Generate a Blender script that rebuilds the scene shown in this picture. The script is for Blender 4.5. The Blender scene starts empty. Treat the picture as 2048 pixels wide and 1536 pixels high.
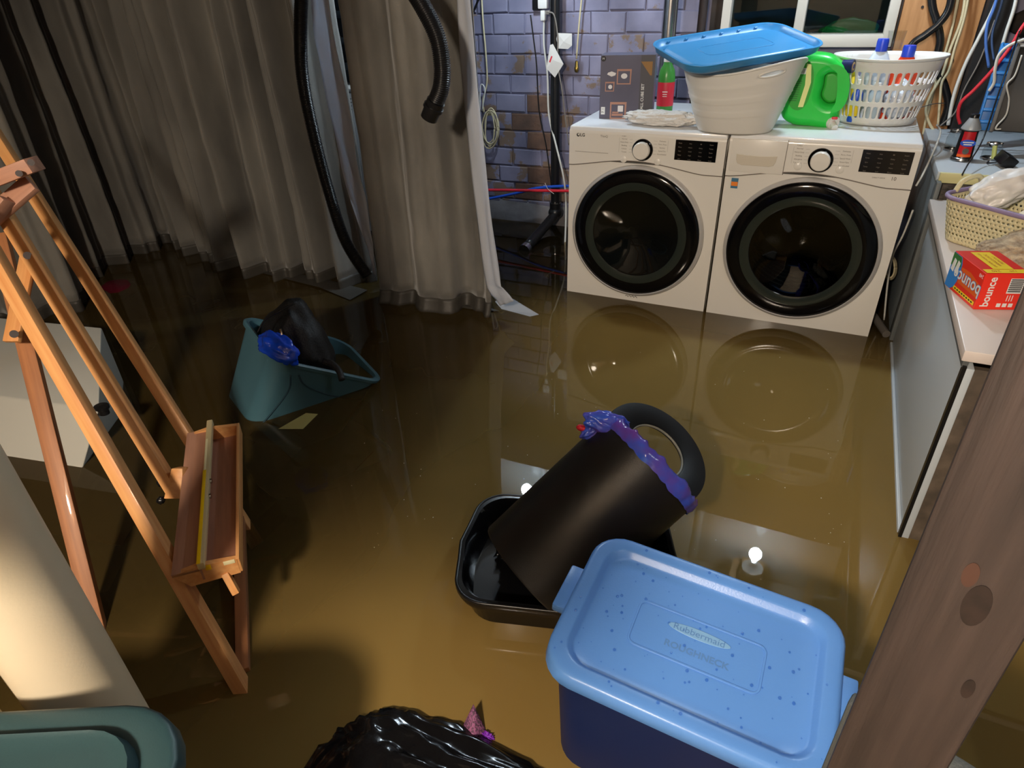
import bpy, bmesh, math, random
from math import sin, cos, pi, radians, sqrt
from mathutils import Vector, Matrix, noise
random.seed(7)
scene = bpy.context.scene
COL = scene.collection

# ------------------------------------------------------------------ camera
F = 1300.0; YAW = -.4611; PIT = .5564; ROL = -.0423
CAM = Vector((1.0939, -2.8765, 1.359))
FW = Vector((sin(YAW)*cos(PIT), cos(YAW)*cos(PIT), -sin(PIT)))
_r = Vector((cos(YAW), -sin(YAW), 0)); _u = _r.cross(FW)
RT = cos(ROL)*_r + sin(ROL)*_u; UP = -sin(ROL)*_r + cos(ROL)*_u
cd = bpy.data.cameras.new('camera'); cam = bpy.data.objects.new('camera', cd); COL.objects.link(cam)
cd.sensor_width = 36; cd.lens = F/2048*36; cd.clip_start = .02
M = Matrix((RT, UP, -FW)).transposed().to_4x4(); M.translation = CAM; cam.matrix_world = M
scene.camera = cam
# ------------------------------------------------------------------ world, exposure, lamps
w = bpy.data.worlds.new('world'); scene.world = w; w.use_nodes = True
w.node_tree.nodes['Background'].inputs[0].default_value = (.75, .82, 1, 1)
w.node_tree.nodes['Background'].inputs[1].default_value = .02
scene.view_settings.view_transform = 'Standard'; scene.view_settings.look = 'None'
scene.view_settings.gamma = 1; scene.view_settings.use_curve_mapping = False
scene.view_settings.exposure = 0.0
scene.cycles.max_bounces = 8; scene.cycles.transparent_max_bounces = 12
scene.cycles.caustics_reflective = False; scene.cycles.caustics_refractive = False
scene.cycles.sample_clamp_indirect = 4.0
COLD_POWER = 540.0      # emission of the two bare bulbs over the washers
WARM = dict(loc=(.75, -4.0, 1.95), energy=300, color=(1.0, .85, .68), size=.10)
COOL_FILL = dict(loc=(1.75, -2.5, 2.0), energy=14, color=(.86, .92, 1.0), size=.16)  # unseen cool fill, added to light the post and the blue lid
def lamp(name, d):
    l = bpy.data.lights.new(name, 'POINT'); l.energy = d['energy']; l.color = d['color']; l.shadow_soft_size = d['size']
    o = bpy.data.objects.new(name, l); COL.objects.link(o); o.location = d['loc']
lamp('room_lamp', WARM); lamp('fill_lamp', COOL_FILL)

# ------------------------------------------------------------------ helpers
def ray(px, py): return FW + (px-1024)/F*RT - (py-768)/F*UP
def at(px, py, ax, v):
    d = ray(px, py); i = 'xyz'.index(ax); return CAM + d*((v-CAM[i])/d[i])
def pw(px, py, Y): return at(px, py, 'y', Y)
def pd(px, py, t): return CAM + t*ray(px, py)
def lin(c):
    return tuple((x/12.92 if x <= .04045 else ((x+.055)/1.055)**2.4) for x in c)
def rgb(r, g, b): return lin((r/255, g/255, b/255))

def mat(name, c, rough=.5, metal=0, c2=None, scale=8, stretch=(1, 1, 1), bump=0, bscale=60, detail=4,
        trans=0, ior=1.45, coat=0, sheen=0, spec=.5, sharp=None, sss=0, coord='Object', bstretch=(1,1,1), emit=0, alpha=1, rrange=0):
    m = bpy.data.materials.new(name); m.use_nodes = True; nt = m.node_tree; N = nt.nodes; L = nt.links
    b = N['Principled BSDF']
    b.inputs['Base Color'].default_value = (*c, 1); b.inputs['Roughness'].default_value = rough
    b.inputs['Metallic'].default_value = metal; b.inputs['Transmission Weight'].default_value = trans
    b.inputs['IOR'].default_value = ior; b.inputs['Coat Weight'].default_value = coat
    b.inputs['Sheen Weight'].default_value = sheen; b.inputs['Specular IOR Level'].default_value = spec
    b.inputs['Subsurface Weight'].default_value = sss; b.inputs['Alpha'].default_value = alpha
    if sss: b.inputs['Subsurface Radius'].default_value = (.02, .02, .01)
    if emit: b.inputs['Emission Color'].default_value = (*c, 1); b.inputs['Emission Strength'].default_value = emit
    tc = N.new('ShaderNodeTexCoord')
    if c2 is not None or rrange:
        mp = N.new('ShaderNodeMapping'); mp.inputs['Scale'].default_value = stretch; L.new(tc.outputs[coord], mp.inputs[0])
        n = N.new('ShaderNodeTexNoise'); n.inputs['Scale'].default_value = scale; n.inputs['Detail'].default_value = detail
        L.new(mp.outputs[0], n.inputs[0]); r = N.new('ShaderNodeValToRGB')
        lo, hi = sharp if sharp else (.3, .7)
        r.color_ramp.elements[0].position = lo; r.color_ramp.elements[1].position = hi
        r.color_ramp.elements[0].color = (*c, 1); r.color_ramp.elements[1].color = (*(c2 or c), 1)
        L.new(n.outputs[0], r.inputs[0])
        if c2 is not None: L.new(r.outputs[0], b.inputs['Base Color'])
        if rrange:
            mr = N.new('ShaderNodeMapRange'); mr.inputs[3].default_value = rough; mr.inputs[4].default_value = rough+rrange
            L.new(n.outputs[0], mr.inputs[0]); L.new(mr.outputs[0], b.inputs['Roughness'])
    if bump:
        mp = N.new('ShaderNodeMapping'); mp.inputs['Scale'].default_value = bstretch; L.new(tc.outputs[coord], mp.inputs[0])
        n = N.new('ShaderNodeTexNoise'); n.inputs['Scale'].default_value = bscale; n.inputs['Detail'].default_value = 4
        L.new(mp.outputs[0], n.inputs[0]); bp = N.new('ShaderNodeBump'); bp.inputs['Strength'].default_value = bump
        bp.inputs['Distance'].default_value = .004; L.new(n.outputs[0], bp.inputs['Height']); L.new(bp.outputs[0], b.inputs['Normal'])
    return m

WM = {}
def setm(o, Mw, parent):
    WM[o.name] = Mw
    if parent is not None:
        o.parent = parent; o.matrix_parent_inverse = WM[parent.name].inverted()
    o.matrix_basis = Mw
def thing(name, label, cat, loc=(0, 0, 0), group=None, kind=None):
    o = bpy.data.objects.new(name, None); COL.objects.link(o); o.empty_display_size = .05
    setm(o, Matrix.Translation(Vector(loc)), None); tag(o, label, cat, group, kind); return o
def tag(o, label=None, cat=None, group=None, kind=None):
    if label: o['label'] = label
    if cat: o['category'] = cat
    if group: o['group'] = group
    if kind: o['kind'] = kind
    return o
def mesh(name, V, Fc, m, parent=None, Mw=None, smooth=True, mats=None, mi=None, doubles=False, auto=None):
    me = bpy.data.meshes.new(name); me.from_pydata([tuple(v) for v in V], [], Fc); me.update()
    if doubles:
        bm = bmesh.new(); bm.from_mesh(me); bmesh.ops.remove_doubles(bm, verts=bm.verts, dist=1e-5); bm.to_mesh(me); bm.free()
    o = bpy.data.objects.new(name, me); COL.objects.link(o)
    for x in (mats or [m]): me.materials.append(x)
    if mi:
        for p, k in zip(me.polygons, mi): p.material_index = k
    if smooth:
        me.shade_smooth()
        if auto: me.set_sharp_from_angle(angle=radians(auto))
    setm(o, Mw or Matrix.Identity(4), parent); return o
def frame(o, x, y=None, z=None):
    x = Vector(x).normalized()
    if z is not None and y is None:
        z = Vector(z); z = (z - z.dot(x)*x).normalized(); y = z.cross(x)
    else:
        y = Vector(y); y = (y - y.dot(x)*x).normalized(); z = x.cross(y)
    Mx = Matrix((x, y, z)).transposed().to_4x4(); Mx.translation = Vector(o); return Mx
def TR(x, y, z, rz=0): return Matrix.Translation((x, y, z)) @ Matrix.Rotation(rz, 4, 'Z')
def bevel_mesh(me, bev, seg):
    bm = bmesh.new(); bm.from_mesh(me)
    bmesh.ops.bevel(bm, geom=bm.edges[:], offset=bev, segments=seg, affect='EDGES', profile=.5)
    bm.to_mesh(me); bm.free()
BF = [(0, 3, 2, 1), (4, 5, 6, 7), (0, 1, 5, 4), (1, 2, 6, 5), (2, 3, 7, 6), (3, 0, 4, 7)]
def box(name, Mw, size, m, parent=None, bev=0, seg=2):
    a, b, c = [s/2 for s in size]
    V = [(-a, -b, -c), (a, -b, -c), (a, b, -c), (-a, b, -c), (-a, -b, c), (a, -b, c), (a, b, c), (-a, b, c)]
    o = mesh(name, V, BF, m, parent, Mw, smooth=False)
    if bev:
        bevel_mesh(o.data, bev, seg); o.data.shade_smooth(); o.data.set_sharp_from_angle(angle=radians(24))
    return o
def bx(name, x0, x1, y0, y1, z0, z1, m, parent=None, bev=0, seg=2):
    return box(name, Matrix.Translation(((x0+x1)/2, (y0+y1)/2, (z0+z1)/2)), (abs(x1-x0), abs(y1-y0), abs(z1-z0)), m, parent, bev, seg)
def hexa(name, V, m, parent=None, bev=0, seg=2):
    o = mesh(name, V, BF, m, parent, smooth=False)
    if bev: bevel_mesh(o.data, bev, seg); o.data.shade_smooth(); o.data.set_sharp_from_angle(angle=radians(24))
    return o
def crom(P, n=8):
    P = [Vector(p) for p in P]
    if len(P) < 3: return [P[0].lerp(P[-1], i/n) for i in range(n+1)]
    Q = [2*P[0]-P[1]] + P + [2*P[-1]-P[-2]]; out = []
    for i in range(1, len(Q)-2):
        for k in range(n):
            t = k/n; a, b, c, d = Q[i-1], Q[i], Q[i+1], Q[i+2]
            out.append(.5*((2*b)+(c-a)*t+(2*a-5*b+4*c-d)*t*t+(3*b-a-3*c+d)*t**3))
    out.append(P[-1]); return out
def sweep(name, P, r, m, parent=None, seg=8, cap=True, flat=1.0, Mw=None):
    """tube along dense points P; r a number or a list"""
    n = len(P); R = r if isinstance(r, (list, tuple)) else [r]*n; V = []; Fc = []
    t0 = (P[1]-P[0]).normalized(); nrm = t0.orthogonal().normalized()
    for i in range(n):
        t = (P[min(i+1, n-1)]-P[max(i-1, 0)]).normalized(); nrm = (nrm - nrm.dot(t)*t).normalized(); b = t.cross(nrm)
        for k in range(seg):
            a = 2*pi*k/seg; V.append(P[i] + R[i]*(cos(a)*nrm + flat*sin(a)*b))
    for i in range(n-1):
        for k in range(seg): Fc.append((i*seg+k, i*seg+(k+1) % seg, (i+1)*seg+(k+1) % seg, (i+1)*seg+k))
    if cap: Fc.append(tuple(range(seg))[::-1]); Fc.append(tuple(range((n-1)*seg, n*seg)))
    return mesh(name, V, Fc, m, parent, Mw)
def tube(name, P, r, m, parent=None, seg=8, n=8): return sweep(name, crom(P, n), r, m, parent, seg)
def cyl(name, a, b, r, m, parent=None, seg=24, r2=None):
    a = Vector(a); b = Vector(b); o = sweep(name, [a, a.lerp(b, .5), b], [r, (r+(r2 or r))/2, r2 or r], m, parent, seg)
    o.data.set_sharp_from_angle(angle=radians(40)); return o
def loft(name, rings, m, parent=None, Mw=None, c0=True, c1=True, auto=40, smooth=True, closed=True):
    n = len(rings[0]); V = [v for r in rings for v in r]; Fc = []
    for i in range(len(rings)-1):
        for k in range(n if closed else n-1): Fc.append((i*n+k, i*n+(k+1) % n, (i+1)*n+(k+1) % n, (i+1)*n+k))
    if c0: Fc.append(tuple(range(n))[::-1])
    if c1: Fc.append(tuple(range((len(rings)-1)*n, len(rings)*n)))
    return mesh(name, V, Fc, m, parent, Mw, smooth=smooth, auto=auto)
def lathe(name, prof, m, parent=None, Mw=None, seg=32, c0=False, c1=False, auto=40, sx=1, sy=1):
    return loft(name, [[(r*cos(2*pi*k/seg)*sx, r*sin(2*pi*k/seg)*sy, z) for k in range(seg)] for r, z in prof], m, parent, Mw, c0, c1, auto)
def rr(hx, hy, r, z, n=6):
    out = []; r = min(r, hx-1e-4, hy-1e-4)
    for q, (sx, sy) in enumerate(((1, 1), (-1, 1), (-1, -1), (1, -1))):
        for k in range(n+1):
            a = (q + k/n)*pi/2; out.append((sx*(hx-r)+r*cos(a), sy*(hy-r)+r*sin(a), z))
    return out
def plate(name, pts, m, parent, Mw, th=.002, bev=0, holes=()):
    """2-D outline (local x,y) with holes, given thickness and rounded edge"""
    cu = bpy.data.curves.new(name, 'CURVE'); cu.dimensions = '2D'; cu.fill_mode = 'BOTH'
    cu.extrude = max(th/2-bev, 1e-5); cu.bevel_depth = bev; cu.bevel_resolution = 3; cu.offset = -bev
    for poly in (pts,)+tuple(holes):
        s = cu.splines.new('POLY'); s.points.add(len(poly)-1); s.use_cyclic_u = True
        for p, q in zip(s.points, poly): p.co = (q[0], q[1], 0, 1)
    t = bpy.data.objects.new('tmp', cu); COL.objects.link(t); dg = bpy.context.evaluated_depsgraph_get()
    me = bpy.data.meshes.new_from_object(t.evaluated_get(dg)); bpy.data.objects.remove(t); me.name = name
    o = bpy.data.objects.new(name, me); COL.objects.link(o); me.materials.clear(); me.materials.append(m)
    if bev: me.shade_smooth(); me.set_sharp_from_angle(angle=radians(50))
    setm(o, Mw, parent); return o
def text(items, m, parent, Mw, name='lettering', th=.0004):
    """items (string, x, y, size[, rot]) -> one flat mesh of lettering in the xy plane of Mw"""
    bm = bmesh.new()
    for it in items:
        s, x, y, sz = it[:4]; rot = it[4] if len(it) > 4 else 0; bold = it[5] if len(it) > 5 else 0
        cu = bpy.data.curves.new('t', 'FONT'); cu.body = s; cu.size = sz; cu.align_x = 'CENTER'; cu.align_y = 'CENTER'
        cu.offset = bold*sz; cu.resolution_u = 3
        t = bpy.data.objects.new('t', cu); COL.objects.link(t); dg = bpy.context.evaluated_depsgraph_get()
        me = bpy.data.meshes.new_from_object(t.evaluated_get(dg)); bpy.data.objects.remove(t)
        me.transform(Matrix.Translation((x, y, 0)) @ Matrix.Rotation(rot, 4, 'Z')); bm.from_mesh(me); bpy.data.meshes.remove(me)
    me = bpy.data.meshes.new(name); bm.to_mesh(me); bm.free(); me.materials.append(m)
    o = bpy.data.objects.new(name, me); COL.objects.link(o); o['kind'] = 'stuff'; setm(o, Mw, parent); return o
def rects(name, R, m, parent, Mw, z=0):
    V = []; Fc = []
    for (x0, y0, x1, y1) in R:
        i = len(V); V += [(x0, y0, z), (x1, y0, z), (x1, y1, z), (x0, y1, z)]; Fc.append((i, i+1, i+2, i+3))
    return tag(mesh(name, V, Fc, m, parent, Mw, smooth=False), kind='stuff')
def disc(cx, cy, r, n=32, r2=None, a0=0): return [(cx+r*cos(2*pi*k/n+a0), cy+(r2 or r)*sin(2*pi*k/n+a0)) for k in range(n)]
def blob(name, c, rad, m, parent=None, seed=0, amp=.02, freq=6, crease=.01, cf=12, sub=4, rot=None, floor=None, shape=None):
    bm = bmesh.new(); bmesh.ops.create_icosphere(bm, subdivisions=sub, radius=1)
    for v in bm.verts:
        p = v.co.copy(); q = p*freq*.3 + Vector((seed*7.1, seed*3.3, 0))
        d = 1 + amp*noise.noise(q*1.5)*2 - crease*(abs(noise.noise(Vector((p.x*.45, p.y, p.z))*cf*.35+Vector((seed, 2, 5))))**.5)*3 + crease*noise.noise(p*cf+Vector((seed, 9, 1)))
        v.co = Vector((p.x*rad[0], p.y*rad[1], p.z*rad[2]))*d
        if shape: v.co = shape(v.co, p)
        if floor is not None and v.co.z < floor: v.co.z = floor
    me = bpy.data.meshes.new(name); bm.to_mesh(me); bm.free(); me.materials.append(m); me.shade_smooth()
    o = bpy.data.objects.new(name, me); COL.objects.link(o)
    setm(o, Matrix.Translation(Vector(c)) @ (rot or Matrix.Identity(4)), parent); return o
def grid(name, fn, nu, nv, m, parent=None, Mw=None, auto=None, thick=0, mats=None, closed=False):
    V = [fn(i/nu, j/nv) for j in range(nv+1) for i in range(nu+(0 if closed else 1))]; w_ = nu if closed else nu+1; Fc = []
    for j in range(nv):
        for i in range(nu): Fc.append((j*w_+i, j*w_+(i+1) % w_, (j+1)*w_+(i+1) % w_, (j+1)*w_+i))
    o = mesh(name, V, Fc, m, parent, Mw, mats=mats, auto=auto)
    if thick:
        md = o.modifiers.new('s', 'SOLIDIFY'); md.thickness = thick; md.offset = 0
        if mats and len(mats) > 1: md.material_offset = 1; md.material_offset_rim = 1
    return o
def perforated(name, fn, cells, m, parent=None, Mw=None, thick=.003, n=8, p=.7):
    """cells: (u0,v0,u1,v1,hole half-width u, hole half-height v, kind). kind '' solid, 'o' slot, 'd' diamond"""
    V = []; Fc = []
    for (u0, v0, u1, v1, hu, hv, k) in cells:
        um, vm = (u0+u1)/2, (v0+v1)/2
        O = [(u1, vm), (u1, v1), (um, v1), (u0, v1), (u0, vm), (u0, v0), (um, v0), (u1, v0)]
        i = len(V)
        if not k:
            V += [fn(*q) for q in O]; Fc.append(tuple(range(i, i+8))); continue
        if k == 'd': I = [(um+hu, vm), (um+hu/2, vm+hv/2), (um, vm+hv), (um-hu/2, vm+hv/2), (um-hu, vm), (um-hu/2, vm-hv/2), (um, vm-hv), (um+hu/2, vm-hv/2)]
        else: I = [(um+hu, vm), (um+hu*.8, vm+hv*.85), (um, vm+hv), (um-hu*.8, vm+hv*.85), (um-hu, vm), (um-hu*.8, vm-hv*.85), (um, vm-hv), (um+hu*.8, vm-hv*.85)]
        V += [fn(*q) for q in O] + [fn(*q) for q in I]
        for a in range(8): b = (a+1) % 8; Fc.append((i+a, i+b, i+8+b, i+8+a))
    o = mesh(name, V, Fc, m, parent, Mw, doubles=True)
    md = o.modifiers.new('s', 'SOLIDIFY'); md.thickness = thick; md.offset = 0
    return o

# ------------------------------------------------------------------ materials
ENAMEL = mat('white_enamel', rgb(226, 222, 214), .28, coat=.3)
TOPENAMEL = mat('white_enamel_top', rgb(232, 234, 236), .25, coat=.3, bump=.05, bscale=300)
BLACKG = mat('black_gloss', rgb(8, 8, 10), .10, spec=.35)
DARKG = mat('dark_glass_ring', rgb(38, 44, 40), .12)
CHROME = mat('chrome', rgb(205, 205, 210), .16, metal=1)
STEEL = mat('drum_steel', rgb(52, 52, 50), .3, metal=1, bump=.5, bscale=90)
PRINT = mat('grey_print', rgb(120, 112, 104), .6)
PRINTD = mat('dark_print', rgb(40, 38, 38), .6)
PRINTW = mat('white_print', rgb(225, 225, 222), .6)
def glass(name, c, rough=0.0):
    m = bpy.data.materials.new(name); m.use_nodes = True; nt = m.node_tree; N = nt.nodes; L = nt.links; N.clear()
    o = N.new('ShaderNodeOutputMaterial'); t = N.new('ShaderNodeBsdfTransparent'); t.inputs[0].default_value = (*c, 1)
    g = N.new('ShaderNodeBsdfGlossy'); g.inputs['Roughness'].default_value = rough+.02
    lw = N.new('ShaderNodeLayerWeight'); pw_ = N.new('ShaderNodeMath'); pw_.operation = 'POWER'; pw_.inputs[1].default_value = 4; L.new(lw.outputs['Facing'], pw_.inputs[0])
    f = N.new('ShaderNodeMath'); f.operation = 'MULTIPLY_ADD'; f.inputs[1].default_value = .6; f.inputs[2].default_value = .04; L.new(pw_.outputs[0], f.inputs[0]); mx = N.new('ShaderNodeMixShader')
    L.new(f.outputs[0], mx.inputs[0]); L.new(t.outputs[0], mx.inputs[1]); L.new(g.outputs[0], mx.inputs[2]); L.new(mx.outputs[0], o.inputs[0]); return m
SMOKE = glass('smoked_glass', (.10, .11, .10)); CLEAR = glass('clear_plastic', (.86, .88, .88)); PANE = glass('window_pane', (.55, .6, .58))
BRICKP = None
def brick_mat():
    m = bpy.data.materials.new('painted_brick'); m.use_nodes = True; nt = m.node_tree; N = nt.nodes; L = nt.links; b = N['Principled BSDF']
    b.inputs['Roughness'].default_value = .55
    tc = N.new('ShaderNodeTexCoord'); g = N.new('ShaderNodeNewGeometry'); sp = N.new('ShaderNodeSeparateXYZ'); L.new(g.outputs['Position'], sp.inputs[0])
    oi = N.new('ShaderNodeObjectInfo')
    n1 = N.new('ShaderNodeTexNoise'); n1.inputs['Scale'].default_value = 7; n1.inputs['Detail'].default_value = 7; n1.inputs['Roughness'].default_value = .65
    L.new(g.outputs['Position'], n1.inputs[0])
    # wear grows towards the floor (flood damage) and varies brick to brick
    mr = N.new('ShaderNodeMapRange'); mr.inputs[1].default_value = 1.15; mr.inputs[2].default_value = 0.0; mr.inputs[3].default_value = -.06; mr.inputs[4].default_value = .10
    L.new(sp.outputs[2], mr.inputs[0]); a = N.new('ShaderNodeMath'); a.operation = 'ADD'; L.new(n1.outputs[0], a.inputs[0]); L.new(mr.outputs[0], a.inputs[1])
    m2 = N.new('ShaderNodeMath'); m2.operation = 'MULTIPLY_ADD'; m2.inputs[1].default_value = .13; L.new(oi.outputs['Random'], m2.inputs[0]); L.new(a.outputs[0], m2.inputs[2])
    r = N.new('ShaderNodeValToRGB'); r.color_ramp.elements[0].position = .63; r.color_ramp.elements[1].position = .67; L.new(m2.outputs[0], r.inputs[0])
    n2 = N.new('ShaderNodeTexNoise'); n2.inputs['Scale'].default_value = 3; n2.inputs['Detail'].default_value = 5; L.new(g.outputs['Position'], n2.inputs[0])
    pc = N.new('ShaderNodeValToRGB'); pc.color_ramp.elements[0].color = (*rgb(104, 102, 124), 1); pc.color_ramp.elements[1].color = (*rgb(142, 138, 160), 1)
    pc.color_ramp.elements[0].position = .35; pc.color_ramp.elements[1].position = .65; L.new(n2.outputs[0], pc.inputs[0])
    bc = N.new('ShaderNodeValToRGB'); bc.color_ramp.elements[0].color = (*rgb(88, 62, 50), 1); bc.color_ramp.elements[1].color = (*rgb(150, 130, 112), 1)
    L.new(n2.outputs[0], bc.inputs[0])
    mx = N.new('ShaderNodeMix'); mx.data_type = 'RGBA'; L.new(r.outputs[0], mx.inputs[0]); L.new(pc.outputs[0], mx.inputs[6]); L.new(bc.outputs[0], mx.inputs[7])
    # damp band just above the water is darker
    dm = N.new('ShaderNodeMapRange'); dm.inputs[1].default_value = .12; dm.inputs[2].default_value = .26; dm.inputs[3].default_value = .32; dm.inputs[4].default_value = 1; 
    ad = N.new('ShaderNodeMath'); ad.operation = 'MULTIPLY_ADD'; ad.inputs[1].default_value = .12; L.new(n1.outputs[0], ad.inputs[0]); L.new(sp.outputs[2], ad.inputs[2]); L.new(ad.outputs[0], dm.inputs[0])
    mm = N.new('ShaderNodeMix'); mm.data_type = 'RGBA'; mm.blend_type = 'MULTIPLY'; mm.inputs[0].default_value = 1; L.new(mx.outputs[2], mm.inputs[6]); L.new(dm.outputs[0], mm.inputs[7])
    L.new(mm.outputs[2], b.inputs['Base Color'])
    bp = N.new('ShaderNodeBump'); bp.inputs['Strength'].default_value = .6; bp.inputs['Distance'].default_value = .004; L.new(m2.outputs[0], bp.inputs['Height']); L.new(bp.outputs[0], b.inputs['Normal'])
    return m
BRICKP = brick_mat()
BRICKRAW = mat('bare_brick', rgb(112, 84, 68), .85, c2=rgb(84, 66, 58), scale=14, bump=.8, bscale=50)
CONC = mat('rough_concrete', rgb(120, 118, 122), .8, c2=rgb(80, 74, 72), scale=6, bump=.8, bscale=24)
MUD = mat('mud_floor', rgb(48, 40, 28), .9, c2=rgb(36, 31, 24), scale=5)
DARKSTONE = mat('dark_stone', rgb(62, 52, 46), .9, c2=rgb(30, 26, 24), scale=9, bump=1, bscale=20)
PLY = mat('plywood', rgb(190, 138, 88), .6, c2=rgb(160, 110, 66), scale=5, stretch=(6, 1, .8), bump=.1)
WOOD = mat('beech', rgb(226, 168, 108), .45, c2=rgb(208, 142, 84), scale=9, stretch=(.5, 9, 9), coat=.15)
WOODR = mat('beech_wet', rgb(172, 114, 72), .5, c2=rgb(142, 92, 58), scale=9, stretch=(.5, 9, 9), coat=.3)
WOODT = mat('tray_wood', rgb(186, 138, 112), .55, c2=rgb(168, 122, 100), scale=9, stretch=(.7, 12, 12))
POSTW = mat('dark_post', rgb(60, 50, 47), .65, c2=rgb(42, 35, 33), scale=7, stretch=(10, 10, .55), bump=.4, bscale=30, bstretch=(6, 6, .4), detail=7)
FABRIC = mat('grey_curtain', rgb(126, 123, 116), .6, c2=rgb(90, 88, 84), scale=5, stretch=(1, 1, .35), sheen=.35, bump=.25, bscale=420)
LINING = mat('curtain_lining', rgb(214, 218, 226), .65, bump=.3, bscale=30)
_nt = LINING.node_tree; _t = _nt.nodes.new('ShaderNodeBsdfTranslucent'); _t.inputs[0].default_value = (*rgb(214, 218, 226), 1); _m = _nt.nodes.new('ShaderNodeMixShader'); _m.inputs[0].default_value = .45
_nt.links.new(_nt.nodes['Principled BSDF'].outputs[0], _m.inputs[1]); _nt.links.new(_t.outputs[0], _m.inputs[2]); _nt.links.new(_m.outputs[0], _nt.nodes['Material Output'].inputs[0])
HEM = mat('wet_curtain_hem', rgb(66, 63, 58), .5, bump=.2, bscale=300)
BLKP = mat('black_plastic', rgb(20, 20, 22), .3)
BLKM = mat('black_satin', rgb(30, 29, 29), .36, bump=.12, bscale=600, c2=rgb(24, 23, 23), scale=3)
BLKBAG = mat('bin_liner', rgb(14, 14, 16), .16, bump=.3, bscale=20)
WPL = mat('white_plastic', rgb(222, 220, 214), .35, sss=.05)
CREAM = mat('cream_pipe', rgb(222, 208, 180), .4, bump=.06, bscale=200, c2=rgb(214, 200, 170), scale=4)
TEAL = mat('teal_tote', rgb(74, 112, 124), .36, c2=rgb(66, 104, 118), scale=3)
TEALD = mat('dark_teal_lid', rgb(40, 64, 68), .4, bump=.08, bscale=400)
BLUEL = mat('light_blue_lid', rgb(92, 144, 216), .33, bump=.06, bscale=260)
BLUELID2 = mat('sky_blue_lid', rgb(62, 140, 196), .35)
NAVY = mat('navy_tote', rgb(20, 34, 76), .5, spec=.3)
GREEN = mat('green_bottle', rgb(40, 200, 72), .3, sss=.15)
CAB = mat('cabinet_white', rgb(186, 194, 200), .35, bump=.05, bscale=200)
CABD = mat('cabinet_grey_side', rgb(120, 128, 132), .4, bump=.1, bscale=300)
CREAML = mat('cream_edging', rgb(206, 198, 142), .5)
SILVER = mat('galvanised_steel', rgb(190, 190, 190), .22, metal=1, c2=rgb(150, 150, 152), scale=6)
RED = mat('red_pipe', rgb(214, 44, 60), .35); BLUE = mat('blue_pipe', rgb(32, 84, 200), .35)
WCORD = mat('white_cord', rgb(206, 204, 196), .5); YCORD = mat('aged_white_cord', rgb(200, 186, 150), .5)
PAPER = mat('paper', rgb(216, 212, 206), .7, bump=.2, bscale=20)
PORC = mat('porcelain', rgb(225, 225, 220), .3)

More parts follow.
